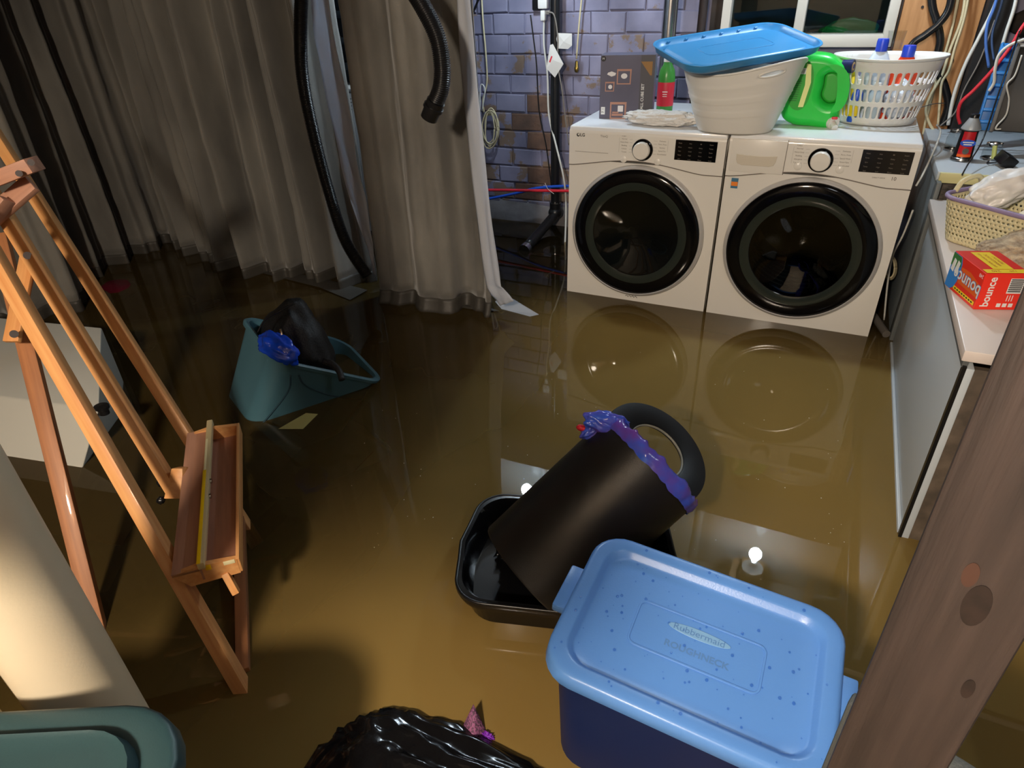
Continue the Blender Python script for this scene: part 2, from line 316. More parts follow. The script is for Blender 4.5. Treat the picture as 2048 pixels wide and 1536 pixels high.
# ------------------------------------------------------------------ the flood water (a thin-walled murky body up to z = 0)
ZF = -.19
def water_mat():
    m = bpy.data.materials.new('murky_flood_water'); m.use_nodes = True; nt = m.node_tree; N = nt.nodes; L = nt.links; N.clear()
    o = N.new('ShaderNodeOutputMaterial'); tr = N.new('ShaderNodeBsdfTransparent'); tr.inputs[0].default_value = (.80, .66, .42, 1)
    d = N.new('ShaderNodeBsdfDiffuse'); n = N.new('ShaderNodeTexNoise'); n.inputs['Scale'].default_value = 1.3; n.inputs['Detail'].default_value = 3
    tc = N.new('ShaderNodeTexCoord'); L.new(tc.outputs['Object'], n.inputs[0]); r = N.new('ShaderNodeValToRGB')
    r.color_ramp.elements[0].position = .3; r.color_ramp.elements[1].position = .7
    r.color_ramp.elements[0].color = (*rgb(128, 106, 60), 1); r.color_ramp.elements[1].color = (*rgb(140, 115, 64), 1)
    L.new(n.outputs[0], r.inputs[0]); L.new(r.outputs[0], d.inputs[0])
    mx = N.new('ShaderNodeMixShader'); mx.inputs[0].default_value = .70; L.new(tr.outputs[0], mx.inputs[1]); L.new(d.outputs[0], mx.inputs[2])
    g = N.new('ShaderNodeBsdfGlossy'); g.inputs['Roughness'].default_value = .012; f = N.new('ShaderNodeFresnel'); f.inputs[0].default_value = 1.36
    n2 = N.new('ShaderNodeTexNoise'); n2.inputs['Scale'].default_value = 2.2; n2.inputs['Detail'].default_value = 2; L.new(tc.outputs['Object'], n2.inputs[0])
    bp = N.new('ShaderNodeBump'); bp.inputs['Strength'].default_value = .12; bp.inputs['Distance'].default_value = .004; L.new(n2.outputs[0], bp.inputs['Height']); L.new(bp.outputs[0], g.inputs['Normal'])
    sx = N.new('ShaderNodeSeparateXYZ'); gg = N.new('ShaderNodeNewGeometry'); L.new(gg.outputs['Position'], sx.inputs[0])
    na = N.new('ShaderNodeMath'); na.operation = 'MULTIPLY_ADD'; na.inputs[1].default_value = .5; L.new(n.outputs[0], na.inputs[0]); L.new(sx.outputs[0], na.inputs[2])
    tm = N.new('ShaderNodeMapRange'); tm.interpolation_type = 'SMOOTHSTEP'; tm.inputs[1].default_value = -.15; tm.inputs[2].default_value = .70; tm.inputs[3].default_value = .20; tm.inputs[4].default_value = .80  # clearer water at the left, also darkened in place of shade
    L.new(na.outputs[0], tm.inputs[0]); ty = N.new('ShaderNodeMapRange'); ty.interpolation_type = 'SMOOTHSTEP'; ty.inputs[1].default_value = -.35; ty.inputs[2].default_value = .15; ty.inputs[3].default_value = 1; ty.inputs[4].default_value = .15  # murk thinned behind the curtains, standing in for their shadow
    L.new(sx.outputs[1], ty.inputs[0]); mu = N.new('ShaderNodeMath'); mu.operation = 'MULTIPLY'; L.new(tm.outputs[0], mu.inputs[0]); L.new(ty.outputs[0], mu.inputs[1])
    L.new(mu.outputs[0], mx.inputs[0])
    m2 = N.new('ShaderNodeMixShader'); L.new(f.outputs[0], m2.inputs[0]); L.new(mx.outputs[0], m2.inputs[1]); L.new(g.outputs[0], m2.inputs[2]); L.new(m2.outputs[0], o.inputs[0])
    va = N.new('ShaderNodeVolumeAbsorption'); va.inputs['Color'].default_value = (.55, .42, .2, 1); va.inputs['Density'].default_value = 16; L.new(va.outputs[0], o.inputs['Volume'])
    return m
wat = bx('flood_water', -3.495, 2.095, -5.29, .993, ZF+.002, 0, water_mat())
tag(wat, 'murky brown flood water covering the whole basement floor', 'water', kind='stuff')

# ------------------------------------------------------------------ room shell
def struct(o): o['kind'] = 'structure'; return o
struct(bx('floor', -3.5, 2.7, -5.3, 1.3, ZF-.1, ZF, MUD))
wb = struct(bx('wall_back', -3.5, 2.7, .994, 1.12, ZF, 2.2, BRICKP))
struct(bx('wall_left', -3.62, -3.5, -5.3, 1.12, ZF, 2.2, CONC))
struct(bx('wall_right', 2.1, 2.22, -5.3, 1.12, ZF, 2.2, DARKSTONE))
struct(bx('wall_front', -3.6, 2.7, -5.42, -5.3, ZF, 2.2, mat('plaster', rgb(150, 142, 130), .8)))
CEILW = mat('old_ceiling', rgb(196, 190, 178), .7, c2=rgb(160, 150, 136), scale=3)
struct(bx('ceiling', -3.5, 2.7, -5.3, 1.12, 2.1, 2.2, CEILW))
struct(bx('trim_30', .34, .82, -3.17, -3.15, 1.20, 1.445, mat('shade_board_brown', rgb(120, 96, 76), .7)))  # added board out of view that shades the middle of the water
JO = mat('joist_wood', rgb(150, 116, 82), .7, c2=rgb(120, 90, 62), scale=6, stretch=(8, .6, 8))
for i in range(12):
    x = -3.1+.46*i
    if x < 2: struct(bx('trim_%d' % (i+1), x-.02, x+.02, -5.2, .44, 1.93, 2.1, JO))
# bricks of the back wall
random.seed(3); protos = []
for k in range(6):
    bw, bh = .192, .098; j = lambda: random.uniform(-.004, .004)
    V = [(s*(bw/2+j()), -.011+random.uniform(-.003, .002), t*(bh/2+j())) for s, t in ((-1, -1), (1, -1), (1, 1), (-1, 1))]
    Vb = [(s*(bw/2), .02, t*(bh/2)) for s, t in ((-1, -1), (1, -1), (1, 1), (-1, 1))]
    Vi = [(v[0]*.94, v[1]-.004, v[2]*.9) for v in V]
    VV = Vb + V + Vi; FF = []
    for a in range(4): b2 = (a+1) % 4; FF += [(a, b2, 4+b2, 4+a), (4+a, 4+b2, 8+b2, 8+a)]
    FF.append((8, 9, 10, 11)); me = bpy.data.meshes.new('brick'); me.from_pydata(VV, [], FF); me.materials.append(BRICKP); protos.append(me)
    me2 = me.copy(); me2.materials.clear(); me2.materials.append(BRICKRAW); protos.append(me2)
for row in range(14):
    z = -.13+.106*row
    for i in range(15):
        x = -1.35+.2*i+(.1 if row % 2 else 0)
        if x > 1.75 or (x > .12 and z < .74) or (x > .3 and x < 1.3 and z > .97) or (x > 1.2 and z < .9): continue
        raw = (row, i) in ((7, 3), (6, 4), (4, 4), (8, 4), (5, 7), (3, 3)) or random.random() < .03
        o = bpy.data.objects.new('brick', protos[random.randrange(6)*2+(1 if raw else 0)]); COL.objects.link(o)
        setm(o, Matrix.Translation((x+random.uniform(-.004, .004), 1.0-random.uniform(0, .004), z)), wb)
# plastered concrete ledge at foot of the brick wall
struct(hexa('trim_20', [(-2.2, .90, ZF), (.4, .90, ZF), (.4, 1.0, ZF), (-2.2, 1.0, ZF), (-2.2, .95, .05), (.4, .95, .04), (.4, .99, .12), (-2.2, .99, .14)], CONC, bev=.012))

# window
win = struct(bx('window_1', .46, .50, .90, 1.0, 1.03, 2.0, PORC)); FRM = mat('window_vinyl', rgb(196, 188, 176), .4); win.data.materials.clear(); win.data.materials.append(FRM)
bx('window_sill', .50, 1.20, .90, .99, 1.03, 1.085, FRM, win, .006)
bx('window_frame', 1.19, 1.235, .90, 1.0, 1.03, 2.0, FRM, win, .006)
bx('mullion', .80, .845, .905, .99, 1.085, 1.95, FRM, win, .005)
bx('frame_head', .50, 1.20, .90, .99, 1.95, 2.0, FRM, win, .005)
bx('pane', .50, .80, .955, .960, 1.085, 1.95, PANE, win); bx('pane', .845, 1.19, .955, .960, 1.085, 1.95, PANE, win)
bx('window_well', .5, 1.19, .985, .995, 1.085, 1.95, mat('window_well_dark', rgb(40, 44, 42), .9, c2=rgb(20, 22, 22), scale=7), win)
bx('window_latch', .803, .81, .93, .955, 1.14, 1.2, WPL, win, .002)
reflection = tag(blob('green_reflection', (1.05, .972, 1.10), (.12, .008, .05), mat('green_reflection', rgb(40, 120, 70), .3), seed=3, amp=.1, sub=3), 'added green shape behind the right window pane standing in for a reflection', 'reflection')  # green shape added in place of a reflection in the pane

# stud, plywood and dark masonry right of the window
pl = thing('plywood_panel', 'orange-brown plywood sheet on the back wall right of the window', 'panel', (1.4, .96, .6))
bx('sheet', 1.245, 1.56, .955, .985, .32, 1.9, PLY, pl, .002)
for px, py in ((1845, 14), (1905, 120)): cyl('nail_head', pw(px, py, .954), pw(px, py, .949), .006, DARKSTONE, pl, 10)
tag(bx('wall_stud', 1.565, 1.66, .86, .98, ZF+.01, 2.05, mat('charred_stud', rgb(26, 24, 24), .85, bump=.5)), 'black-stained vertical stud right of the plywood sheet', 'post')
tag(bx('window_post', 1.20, 1.245, .93, .985, .2, 2.05, DARKSTONE), 'narrow dark timber between window frame and plywood', 'post')
cyl_rust = thing('steel_duct_pipe', 'shiny galvanised vertical pipe left of the window', 'pipe', (.33, .8, .8))
a = pw(1338, 60, .82); cyl('pipe_wall', (a.x, .82, .2), (a.x, .82, 2.1), .036, SILVER, cyl_rust, 32)
cyl('seam_ring', (a.x, .82, 1.0), (a.x, .82, 1.02), .039, SILVER, cyl_rust, 32)
tag(tube('rusty_pipe', [(.36, .93, .1), (.36, .93, 1.2), (.36, .93, 2.1)], .022, mat('rust_dark', rgb(58, 44, 40), .7, c2=rgb(30, 26, 26), scale=12), None, 16), 'thin dark rusty pipe between the steel pipe and the window', 'pipe')
tag(bx('dark_batten', .40, .455, .93, .985, .9, 2.05, DARKSTONE), 'dark batten against the left side of the window frame', 'board')
# masonry stones lower right corner behind cables
for k, (x, z, s) in enumerate(((1.73, .95, .1), (1.9, .9, .11), (1.76, 1.12, .09), (1.93, 1.1, .1), (1.85, 1.28, .12), (1.72, .8, .08), (1.92, .74, .09))):
    blob('stone', (x, .99, z), (s, .05, s*.62), DARKSTONE, wb, seed=k, amp=.15, sub=3)

# ------------------------------------------------------------------ lamps and duct over the washers (seen mirrored in the water)
BULBM = bpy.data.materials.new('lit_bulb'); BULBM.use_nodes = True
_n = BULBM.node_tree.nodes; _n.clear(); _o = _n.new('ShaderNodeOutputMaterial'); _e = _n.new('ShaderNodeEmission')
_e.inputs[0].default_value = (.72, .87, 1.0, 1); _e.inputs[1].default_value = COLD_POWER; BULBM.node_tree.links.new(_e.outputs[0], _o.inputs[0])
for bx_, lab in ((1.145, 'bare lit bulb in a white ceiling holder above the right washer'), (-.42, 'bare lit bulb in a white ceiling holder near the gap beside the curtain')):
    t = thing('ceiling_bulb', lab, 'light', (bx_, .36, 1.92))
    Mb = Matrix.Translation((bx_, .34, 1.745))
    lathe('bulb', [(.0005, -.04), (.02, -.035), (.035, -.015), (.039, .005), (.034, .025), (.022, .045), (.014, .06), (.0135, .07)], BULBM, t, Mb, 24)
    lathe('lamp_holder', [(.016, .068), (.024, .07), (.026, .10), (.066, .125), (.066, .15), (.0005, .15)], PORC, t, Mb, 28)
    bx('mounting_block', bx_-.07, bx_+.07, .28, .44, 1.895, 2.1, JO, t, .004)
du = thing('ceiling_duct', 'glossy rectangular sheet metal duct under the ceiling over the washers', 'duct', (0, .7, 1.9))
DUCT = mat('duct_metal', rgb(214, 218, 218), .18, metal=.25, c2=rgb(196, 202, 202), scale=4)
for x0, x1 in ((-1.3, -.35), (-.34, .76), (.77, 1.62)):
    bx('duct_section', x0, x1, .50, .84, 1.66, 2.09, DUCT, du, .004)
for x in (-.345, .765): bx('duct_flange', x-.018, x+.018, .492, .85, 1.652, 2.09, DUCT, du, .002)

# ------------------------------------------------------------------ washer and dryer
W = .686
def appliance(name, label, x0, washer, tilt):
    t = thing(name, label, 'washing machine' if washer else 'dryer', (x0+W/2, .35, ZF)); H = .798
    R = Matrix.Translation((x0, 0, 0)) @ Matrix.Rotation(-tilt, 4, 'Y') @ Matrix.Translation((-x0, 0, 0))
    def P(o): 
        o.matrix_basis = R @ o.matrix_basis; WM[o.name] = R @ WM[o.name]; return o
    xc = x0 + W/2 - (.006 if not washer else 0); zc = .347; rd = .304
    # casing sides/back (open box), front plate with a round hole, top panel
    P(bx('side_panel', x0, x0+.012, .03, .70, ZF+.01, .775, ENAMEL, t, .003))
    P(bx('side_panel', x0+W-.012, x0+W, .03, .70, ZF+.01, .775, ENAMEL, t, .003))
    P(bx('back_panel', x0+.01, x0+W-.01, .688, .70, ZF+.01, .775, ENAMEL, t, .002))
    n = 64; ro = .262; V = []; Fc = []; x1 = x0+.001; x2 = x0+W-.001; z1 = ZF+.01; z2 = .655
    for k in range(n):
        a = 2*pi*k/n; dx, dz = cos(a), sin(a)
        s = min((x2-xc)/dx if dx > 1e-6 else 9, (x1-xc)/dx if dx < -1e-6 else 9, (z2-zc)/dz if dz > 1e-6 else 9, (z1-zc)/dz if dz < -1e-6 else 9)
        V += [(xc+ro*dx, 0, zc+ro*dz), (xc+s*dx, 0, zc+s*dz), (xc+s*dx, .035, zc+s*dz), (xc+ro*dx, .05, zc+ro*dz)]
    for c in ((x1, z1), (x2, z1), (x2, z2), (x1, z2)):   # snap nearest ray to each corner
        k = min(range(n), key=lambda k: (V[4*k+1][0]-c[0])**2+(V[4*k+1][2]-c[1])**2); V[4*k+1] = (c[0], 0, c[1]); V[4*k+2] = (c[0], .035, c[1])
    for k in range(n):
        b = (k+1) % n
        for q in range(3): Fc.append((4*k+q, 4*b+q, 4*b+q+1, 4*k+q+1))
    P(mesh('front_panel', V, Fc, ENAMEL, t, smooth=True, auto=30))
    # control fascia, its lower seam dips like a shallow arch
    def fas(u, v):
        x = x1+(x2-x1)*u; zb = .632+.035*sin(pi*min(max((u-.02)/.86, 0), 1))**1.3
        return (x, -.004+ .010*max(0, v-.93)/.07, zb+(.788-zb)*v)
    gf = P(grid('control_fascia', fas, 40, 14, ENAMEL, t))
    s_ = P(sweep('fascia_seam', [Vector((x1+(x2-x1)*i/40, -.0035, fas(i/40, 0)[2]-.001)) for i in range(41)], .0022, PRINT, t, 6))
    P(box('top_panel', Matrix.Translation((x0+W/2, .352, .786)), (W, .704, .026), TOPENAMEL, t, .009, 3))
    for sx in (.06, W-.06):
        for sy in (.08, .62): P(cyl('foot', (x0+sx, sy, ZF), (x0+sx, sy, ZF+.02), .025, BLKP, t, 12))
    # door
    Md = R @ Matrix.Translation((xc, -.002, zc)) @ Matrix.Rotation(pi/2, 4, 'X')     # local z -> -y (towards room)
    door = lathe('door', [(rd-.012, 0), (rd-.008, .018), (rd-.016, .028), (.27, .033), (.225, .034), (.198, .028), (.185, .012)], BLACKG, t, Md, 96, auto=60)
    lathe('chrome_rim', [(rd-.014, .0), (rd+.002, .004), (rd+.003, .018), (rd-.002, .027), (rd-.010, .031), (rd-.013, .028)], mat('satin_rim', rgb(206, 203, 200), .3, metal=.35), door, Md, 96)
    lathe('inner_ring', [(.236, .0348), (.224, .0352), (.206, .0318), (.199, .0295)], DARKG, door, Md, 96)
    lathe('door_glass', [(.198, .027), (.16, .018), (.10, .0), (.05, -.012), (.0005, -.014)], SMOKE if washer else mat('dark_tinted_glass', rgb(10, 12, 12), .05), door, Md, 64)
    lathe('door_gasket', [(.262, 0), (.24, -.03), (.23, -.08)], BLKP, t, Md, 48)
    dr = lathe('drum', [(.235, -.08), (.252, -.12), (.256, -.5), (.235, -.56), (.06, -.57), (.0005, -.57)], STEEL, t, Md, 72)
    if washer:
        lathe('drum_hub', [(.085, -.566), (.08, -.54), (.05, -.525), (.02, -.52), (.0005, -.52)], CHROME, dr, Md, 40)
        for k in range(7): lathe('drum_rib', [(.2555, -.15-.05*k), (.248, -.155-.05*k), (.2555, -.16-.05*k)], CHROME, dr, Md, 64)
    for k in range(3):
        a = 2*pi*k/3+.5; q = Matrix.Rotation(a, 4, 'Z')
        hexa_ = [(Md @ q @ Vector(v)) for v in ((-.035, -.254, -.16), (.035, -.254, -.16), (.035, -.254, -.5), (-.035, -.254, -.5), (-.008, -.205, -.18), (.008, -.205, -.18), (.008, -.205, -.48), (-.008, -.205, -.48))]
        hexa('drum_lifter', hexa_, STEEL, dr)
    # knob
    kx = x0 + (.338 if not washer else .352); kz = .716 if not washer else .718
    Mk = R @ Matrix.Translation((kx, -.004, kz)) @ Matrix.Rotation(pi/2, 4, 'X')
    kn = lathe('dial', [(.046, 0), (.045, .006), (.038, .010), (.034, .011)], BLACKG, t, Mk, 48)
    lathe('dial_cap', [(.036, .008), (.036, .028), (.033, .032), (.0005, .033)], ENAMEL, kn, Mk, 48)
    Mf = R @ frame((x0, -.0052, 0), (1, 0, 0), y=(0, 0, 1))
    for bxp, bz in ((.257 if not washer else .274, .672 if not washer else .69), (.408 if not washer else .427, .672 if not washer else .688)):
        lathe('push_button', [(.0155, 0), (.015, .003), (.012, .005), (.0005, .0055)], ENAMEL, t, R @ Matrix.Translation((x0+bxp, -.004, bz)) @ Matrix.Rotation(pi/2, 4, 'X'), 24)
    dx0 = .478 if not washer else .492
    P(bx('display', x0+dx0, x0+dx0+.172, -.0075, -.003, .686, .768, BLACKG if not washer else mat('display_charcoal', rgb(34, 32, 30), .12), t, .001, 1))  # charcoal display on the washer, black on the dryer
    its = [(s, dx0+.02+.043*i, .755-.016*j, .0065) for i in range(4) for j, s in enumerate((('Wash', 'Rinse', 'Spin', 'Temp', 'Soil'), ('Hot', 'Warm', 'Cold', 'High', 'Low'), ('88', 'Delay', 'Less', 'More', 'Door'), ('Steam', 'Turbo', 'Extra', 'Signal', 'Lock'))[i])]
    text(its, PRINT, t, Mf @ Matrix.Translation((0, 0, .0026)), 'display_lettering')
    left = (('Normal', 'Heavy Duty', 'Bedding', 'Cotton', 'Towels') if not washer else ('Normal', 'Heavy Duty', 'Bedding', 'Allergiene', 'Tub Clean'))
    right = ('Delicates', 'Perm. Press', 'Sanitary', 'Speed Dry', 'Downloaded') if not washer else ('Delicates', 'Perm. Press', 'Speed Wash', 'Rinse+Spin', 'Downloaded')
    its = [('LG', .063, .762, .019, 0, .02), ]
    text(its, PRINTD if not washer else PRINT, t, Mf, 'maker_lettering')
    plate('maker_emblem', disc(.043, .762, .0075, 24), PRINTD if not washer else PRINT, t, Mf, .0006, holes=(disc(.0445, .7635, .0045, 12),))
    its = [('ThinQ', .163, .762 if not washer else .768, .013), ('TURBO', kx-x0-.085, .768, .006)]
    its += [(s, kx-x0-.082, .757-.0135*j, .0075) for j, s in enumerate(left)] + [(s, kx-x0+.085, .757-.0135*j, .0075) for j, s in enumerate(right)]
    its += [('II', (.408 if not washer else .427)+.002, .672 if not washer else .688, .008, 0, .03), ('o', .257 if not washer else .274, .672 if not washer else .69, .011)]
    if washer: its += [('DIRECT DRIVE', .567, .668, .007), ('10', .618, .668, .019, 0, .01)]
    text(its, PRINT, t, Mf @ Matrix.Translation((0, 0, .0003 if 1 else 0)), 'panel_lettering')
    L_ = [(kx-x0-.105, .700, kx-x0-.1045, .763), (kx-x0+.108, .715, kx-x0+.1085, .763)]
    L_ += [(kx-x0-.06, .756-.0135*j, kx-x0-.046, .7566-.0135*j) for j in range(5)] + [(kx-x0+.046, .756-.0135*j, kx-x0+.062, .7566-.0135*j) for j in range(5)]
    rects('panel_lines', L_, PRINT, t, Mf)
    if washer:
        dr2 = P(bx('detergent_drawer', x0+.012, x0+.222, -.0075, .02, .652, .781, ENAMEL, t, .002))
        P(bx('drawer_gap', x0+.2225, x0+.2245, -.0052, .0, .652, .785, PRINT, t))
        pts = [(.035+.158*k/16, .7225-.004*sin(pi*k/16)) for k in range(17)] + [(.19, .70), (.183, .685), (.165, .680), (.06, .680), (.042, .686), (.036, .70)]
        plate('drawer_handle', pts, mat('handle_recess', rgb(205, 196, 180), .4), t, Mf @ Matrix.Translation((0, 0, .003)), .003, .0014)
        st = box('energy_sticker', Mf @ Matrix.Translation((.043, .603, -.003)), (.028, .042, .001), mat('sticker_blue', rgb(60, 110, 140), .5), t)
        rects('sticker_print', [(.030, .592, .056, .609)], mat('sticker_orange', rgb(235, 130, 40), .5), st, Mf @ Matrix.Translation((0, 0, -.0015)))
    else:
        rects('panel_line', [(.03, .6905, .185, .692)], PRINT, t, Mf)
        for k in range(4):
            a = Vector((xc-.03+.015*k, -.002, .022)); tube('dirt_mark', [a, a+Vector((.006, 0, .005)), a+Vector((.013, 0, -.003))], .0012, PRINTD, t, 5, 3)
appliance('dryer', 'white front-load dryer with opaque black door, left of the pair', 0, False, -.008)
appliance('washing_machine', 'white front-load washer with see-through door and orange-blue sticker, right of the pair', W+.011, True, -.0056)

# ------------------------------------------------------------------ right side counters
dk = thing('near_counter', 'low white-topped counter cabinet at the right holding the red box', 'cabinet', (1.8, -.65, ZF))
bx('worktop', 1.455, 2.08, -1.265, .0, .572, .60, mat('worktop_white', rgb(216, 204, 196), .35), dk, .003)
bx('side_panel', 1.475, 1.493, -1.245, -.03, ZF, .545, CAB, dk, .002)
bx('edge_strip', 1.467, 1.4755, -1.248, -1.23, ZF, .55, BLKP, dk)
bx('dark_rail', 1.465, 1.477, -1.24, .0, .545, .572, mat('grey_rail', rgb(88, 92, 94), .5), dk)
bx('skirting', 1.465, 1.475, -1.23, -.04, ZF, .012, CAB, dk, .002)
bx('front_board', 1.493, 1.55, -1.242, -1.225, ZF, .545, mat('shaded_brown_board', rgb(112, 98, 84), .8, c2=rgb(66, 58, 50), scale=16), dk)  # dark brown tone stands in for shade inside the open cabinet
bx('front_door', 1.555, 2.08, -1.26, -1.242, ZF+.03, .56, CREAML, dk, .002)
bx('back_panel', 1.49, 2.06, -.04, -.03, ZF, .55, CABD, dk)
fk = thing('far_counter', 'taller cabinet beyond the near counter with cream front edge', 'cabinet', (1.8, .45, ZF))
bx('worktop', 1.462, 2.09, .05, .90, .655, .69, CAB, fk, .003)
bx('cream_edge', 1.47, 2.09, .038, .052, .652, .688, CREAML, fk, .002)
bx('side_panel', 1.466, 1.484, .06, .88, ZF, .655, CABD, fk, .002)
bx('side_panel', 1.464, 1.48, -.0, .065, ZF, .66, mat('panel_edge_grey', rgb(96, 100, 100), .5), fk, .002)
bx('front_panel', 1.484, 2.08, .07, .085, ZF, .65, mat('speckled_board', rgb(104, 94, 84), .8, c2=rgb(40, 36, 34), scale=60), fk)

# post and board in the right foreground
dp = ray(1882, 1320); dp.z = 0; dp.normalize(); wd = Vector((dp.y, -dp.x, 0))
_c = Vector((CAM.x, CAM.y, 0)) + dp*.455
def _side(px):
    q = ray(px, 1320); q.z = 0; k = .455/q.dot(dp); return (q*k).dot(wd)
sL, sR = _side(1740), _side(2026); pc = _c + wd*(sL+sR)/2; PWID = sR-sL
po = tag(box('wooden_post', frame((pc.x+dp.x*.045, pc.y+dp.y*.045, .95), wd, z=(0, 0, 1)), (PWID, .09, 2.28), POSTW, None, .004), 'dark knotty timber post in the right foreground', 'post')
KN = mat('knot', rgb(22, 15, 13), .7, c2=rgb(40, 28, 24), scale=60)
for px, py, a_, b_ in ((1952, 1212, .0085, .021), (1936, 1378, .004, .011), (1941, 1150, .005, .012)):
    q = ray(px, py); q = CAM + q*(.4545/q.dot(dp)); plate('knot', disc(0, 0, a_, 20, b_), KN if py != 1150 else mat('knot_brown', rgb(66, 43, 34), .7), po, frame(q, wd, y=(0, 0, 1)), .0006)
gb = pd(2070, 1500, .62)
tag(box('grey_board', frame((gb.x+.03*wd.x*-1, gb.y, .1), wd, z=(0, 0, 1)), (.25, .02, 1.1), mat('slate_grey_paint', rgb(70, 74, 74), .7, bump=.4, bscale=200), None, .004), 'dark grey board in the lower right corner behind the post', 'board')

# ------------------------------------------------------------------ curtains
def curtain(name, label, plan, z0, z1, amp, pitch, seed, nu, hemz=.0, flare=0, grp=None, kfold=1.0, phase=0):
    t = thing(name, label, 'curtain', (plan[0][0], plan[0][1], z0), grp)
    D = crom([Vector((p[0], p[1], 0)) for p in plan], 30); S = [0]
    for i in range(1, len(D)): S.append(S[-1]+(D[i]-D[i-1]).length)
    Lg = S[-1]
    def pos(s):
        s = min(max(s, 0), Lg); i = 0
        lo, hi = 0, len(S)-1
        while hi-lo > 1:
            mid = (lo+hi)//2
            if S[mid] <= s: lo = mid
            else: hi = mid
        f = (s-S[lo])/max(S[hi]-S[lo], 1e-9); p = D[lo].lerp(D[hi], f); tg = (D[hi]-D[lo]).normalized(); return p, Vector((tg.y, -tg.x, 0))
    def fn(u, v):
        s = u*Lg; p, nn = pos(s); z = z0+(z1-z0)*v
        ph = 2*pi*s/pitch + phase + 1.5*noise.noise(Vector((s*3, seed*5, z*.5))) + .35*noise.noise(Vector((s*9, seed, z*1.1)))
        a = (amp*min(1, .4+.55*s) if amp > .06 else amp)*(.75+.5*noise.noise(Vector((s*4, seed*2, z*.6))))*(1-.35*v*0)
        d = a*(sin(ph) + .5*sin(2.3*ph+1+seed) ) + .006*noise.noise(Vector((s*16, seed*3, z*6))) + .004*noise.noise(Vector((s*40, seed, z*14)))
        d += flare*max(0, (.12-(z-z0))/.12)**2
        q = p+nn*d; return (q.x, q.y, z)
    nv = 46; hv = .07/(z1-z0)
    body = grid('fabric', lambda u, v: fn(u, hv+(1-hv)*v), nu, nv, FABRIC, t, mats=[FABRIC, LINING], thick=.0016)
    hem = grid('hem', lambda u, v: tuple(Vector(fn(u, hv*v*1.02))), nu, 4, HEM, t, thick=.003)
    return t, fn
# right-hand normal of the plan points towards the room
curtain('grey_curtain', 'wide grey-brown curtain with deep folds filling the left of the picture', [(-2.52, -.98), (-2.60, -.75), (-2.66, -.48), (-2.60, -.22), (-2.35, -.22), (-2.05, -.34), (-1.77, -.38), (-1.35, -.33), (-1.0, -.30)], -.01, 2.02, .088, .205, 1, 460)
curtain('grey_curtain', 'grey curtain length at the far left edge behind the easel', [(-3.2, -2.1), (-2.75, -1.65), (-2.45, -1.38), (-2.30, -1.22), (-2.26, -1.05), (-2.42, -.95), (-2.50, -.93)], -.01, 2.02, .034, .22, 2, 200)
c3, f3 = curtain('grey_curtain', 'narrow grey curtain panel hanging between the white chest and the brick wall', [(-.86, -.40), (-.70, -.43), (-.50, -.42), (-.38, -.36), (-.235, -.35)], -.005, 2.02, .040, .26, 5, 150, flare=.03, phase=-.6)
def ribbon(name, Lp, Rp, Y, m, parent, wav=.006, n=24, seed=0):
    def along(P, v):
        D = crom([Vector((a, b, 0)) for a, b in P], 12); k = v*(len(D)-1); i = min(int(k), len(D)-2); return D[i].lerp(D[i+1], k-i)
    def fn(u, v):
        a = along(Lp, v); b = along(Rp, v); q = a.lerp(b, u); yy = Y(v) if callable(Y) else Y
        p = pw(q.x, q.y, yy); p.y += wav*noise.noise(Vector((u*3, v*7, seed)))*2 - .012*u; return tuple(p)
    return grid(name, fn, 8, n*2, m, parent, thick=.002)
zt = -160
ribbon('lining_edge', [(896, -330), (914, 0), (927, 200), (950, 400), (968, 545), (980, 585), (1000, 612)], [(925, -330), (943, 0), (957, 150), (978, 370), (1000, 545), (1010, 575), (1030, 600)], -.41, LINING, c3, seed=1)
# lining tail that lies out on the water
tl = [at(990, 603, 'z', .012), at(1003, 618, 'z', .004), at(1060, 633, 'z', .002), at(1078, 629, 'z', .002), at(1030, 600, 'z', .01), at(1008, 588, 'z', .03)]
mesh('lining_tail', tl, [(0, 1, 2, 3, 4, 5)], LINING, c3, smooth=False)
# folded back lining of the wide curtain
ln = bpy.data.objects['grey_curtain']
ribbon('lining_edge', [(600, -330), (622, 0), (640, 130), (668, 270), (700, 400), (738, 500), (748, 545)], [(640, -330), (661, 0), (690, 160), (722, 330), (742, 440), (750, 520), (754, 552)], -.43, LINING, ln, .012, seed=4)
for k, (px, py) in enumerate(((660, 560), (880, 605))):
    pass
# wet hem lying on the water under the panels
for (pts_, own) in (([(760, 592), (850, 602), (940, 618), (1000, 622), (935, 600), (850, 590), (775, 580)], c3), ([(520, 545), (640, 575), (700, 600), (735, 580), (640, 555), (560, 540)], ln)):
    V = [at(px, py, 'z', .004+.004*(k % 2)) for k, (px, py) in enumerate(pts_)]; mesh('hem_tail', V, [tuple(range(len(V)))], HEM, own, smooth=False)

# ------------------------------------------------------------------ corrugated hoses
def hose(name, label, pts, r, cuff=True, pitch=.0065):
    t = thing(name, label, 'hose', pts[-1]); P = crom(pts, 10); S = [0]
    for i in range(1, len(P)): S.append(S[-1]+(P[i]-P[i-1]).length)
    n = int(S[-1]/pitch)*4; Q = []; R = []
    k = 0
    for i in range(n+1):
        s = S[-1]*i/n
        while k < len(S)-2 and S[k+1] < s: k += 1
        Q.append(P[k].lerp(P[k+1], (s-S[k])/(S[k+1]-S[k]+1e-9))); R.append(r*(1 if i % 4 in (1, 2) else .88))
    sweep('corrugated_hose', Q, R, BLKP, t, 16)
    if cuff:
        d = (P[-1]-P[-4]).normalized(); e = P[-1]
        cyl('cuff', e-d*.02, e+d*.05, r*1.1, BLKP, t, 24, r*1.02); cyl('cuff_ring', e+d*.0, e+d*.012, r*1.22, BLKP, t, 24)
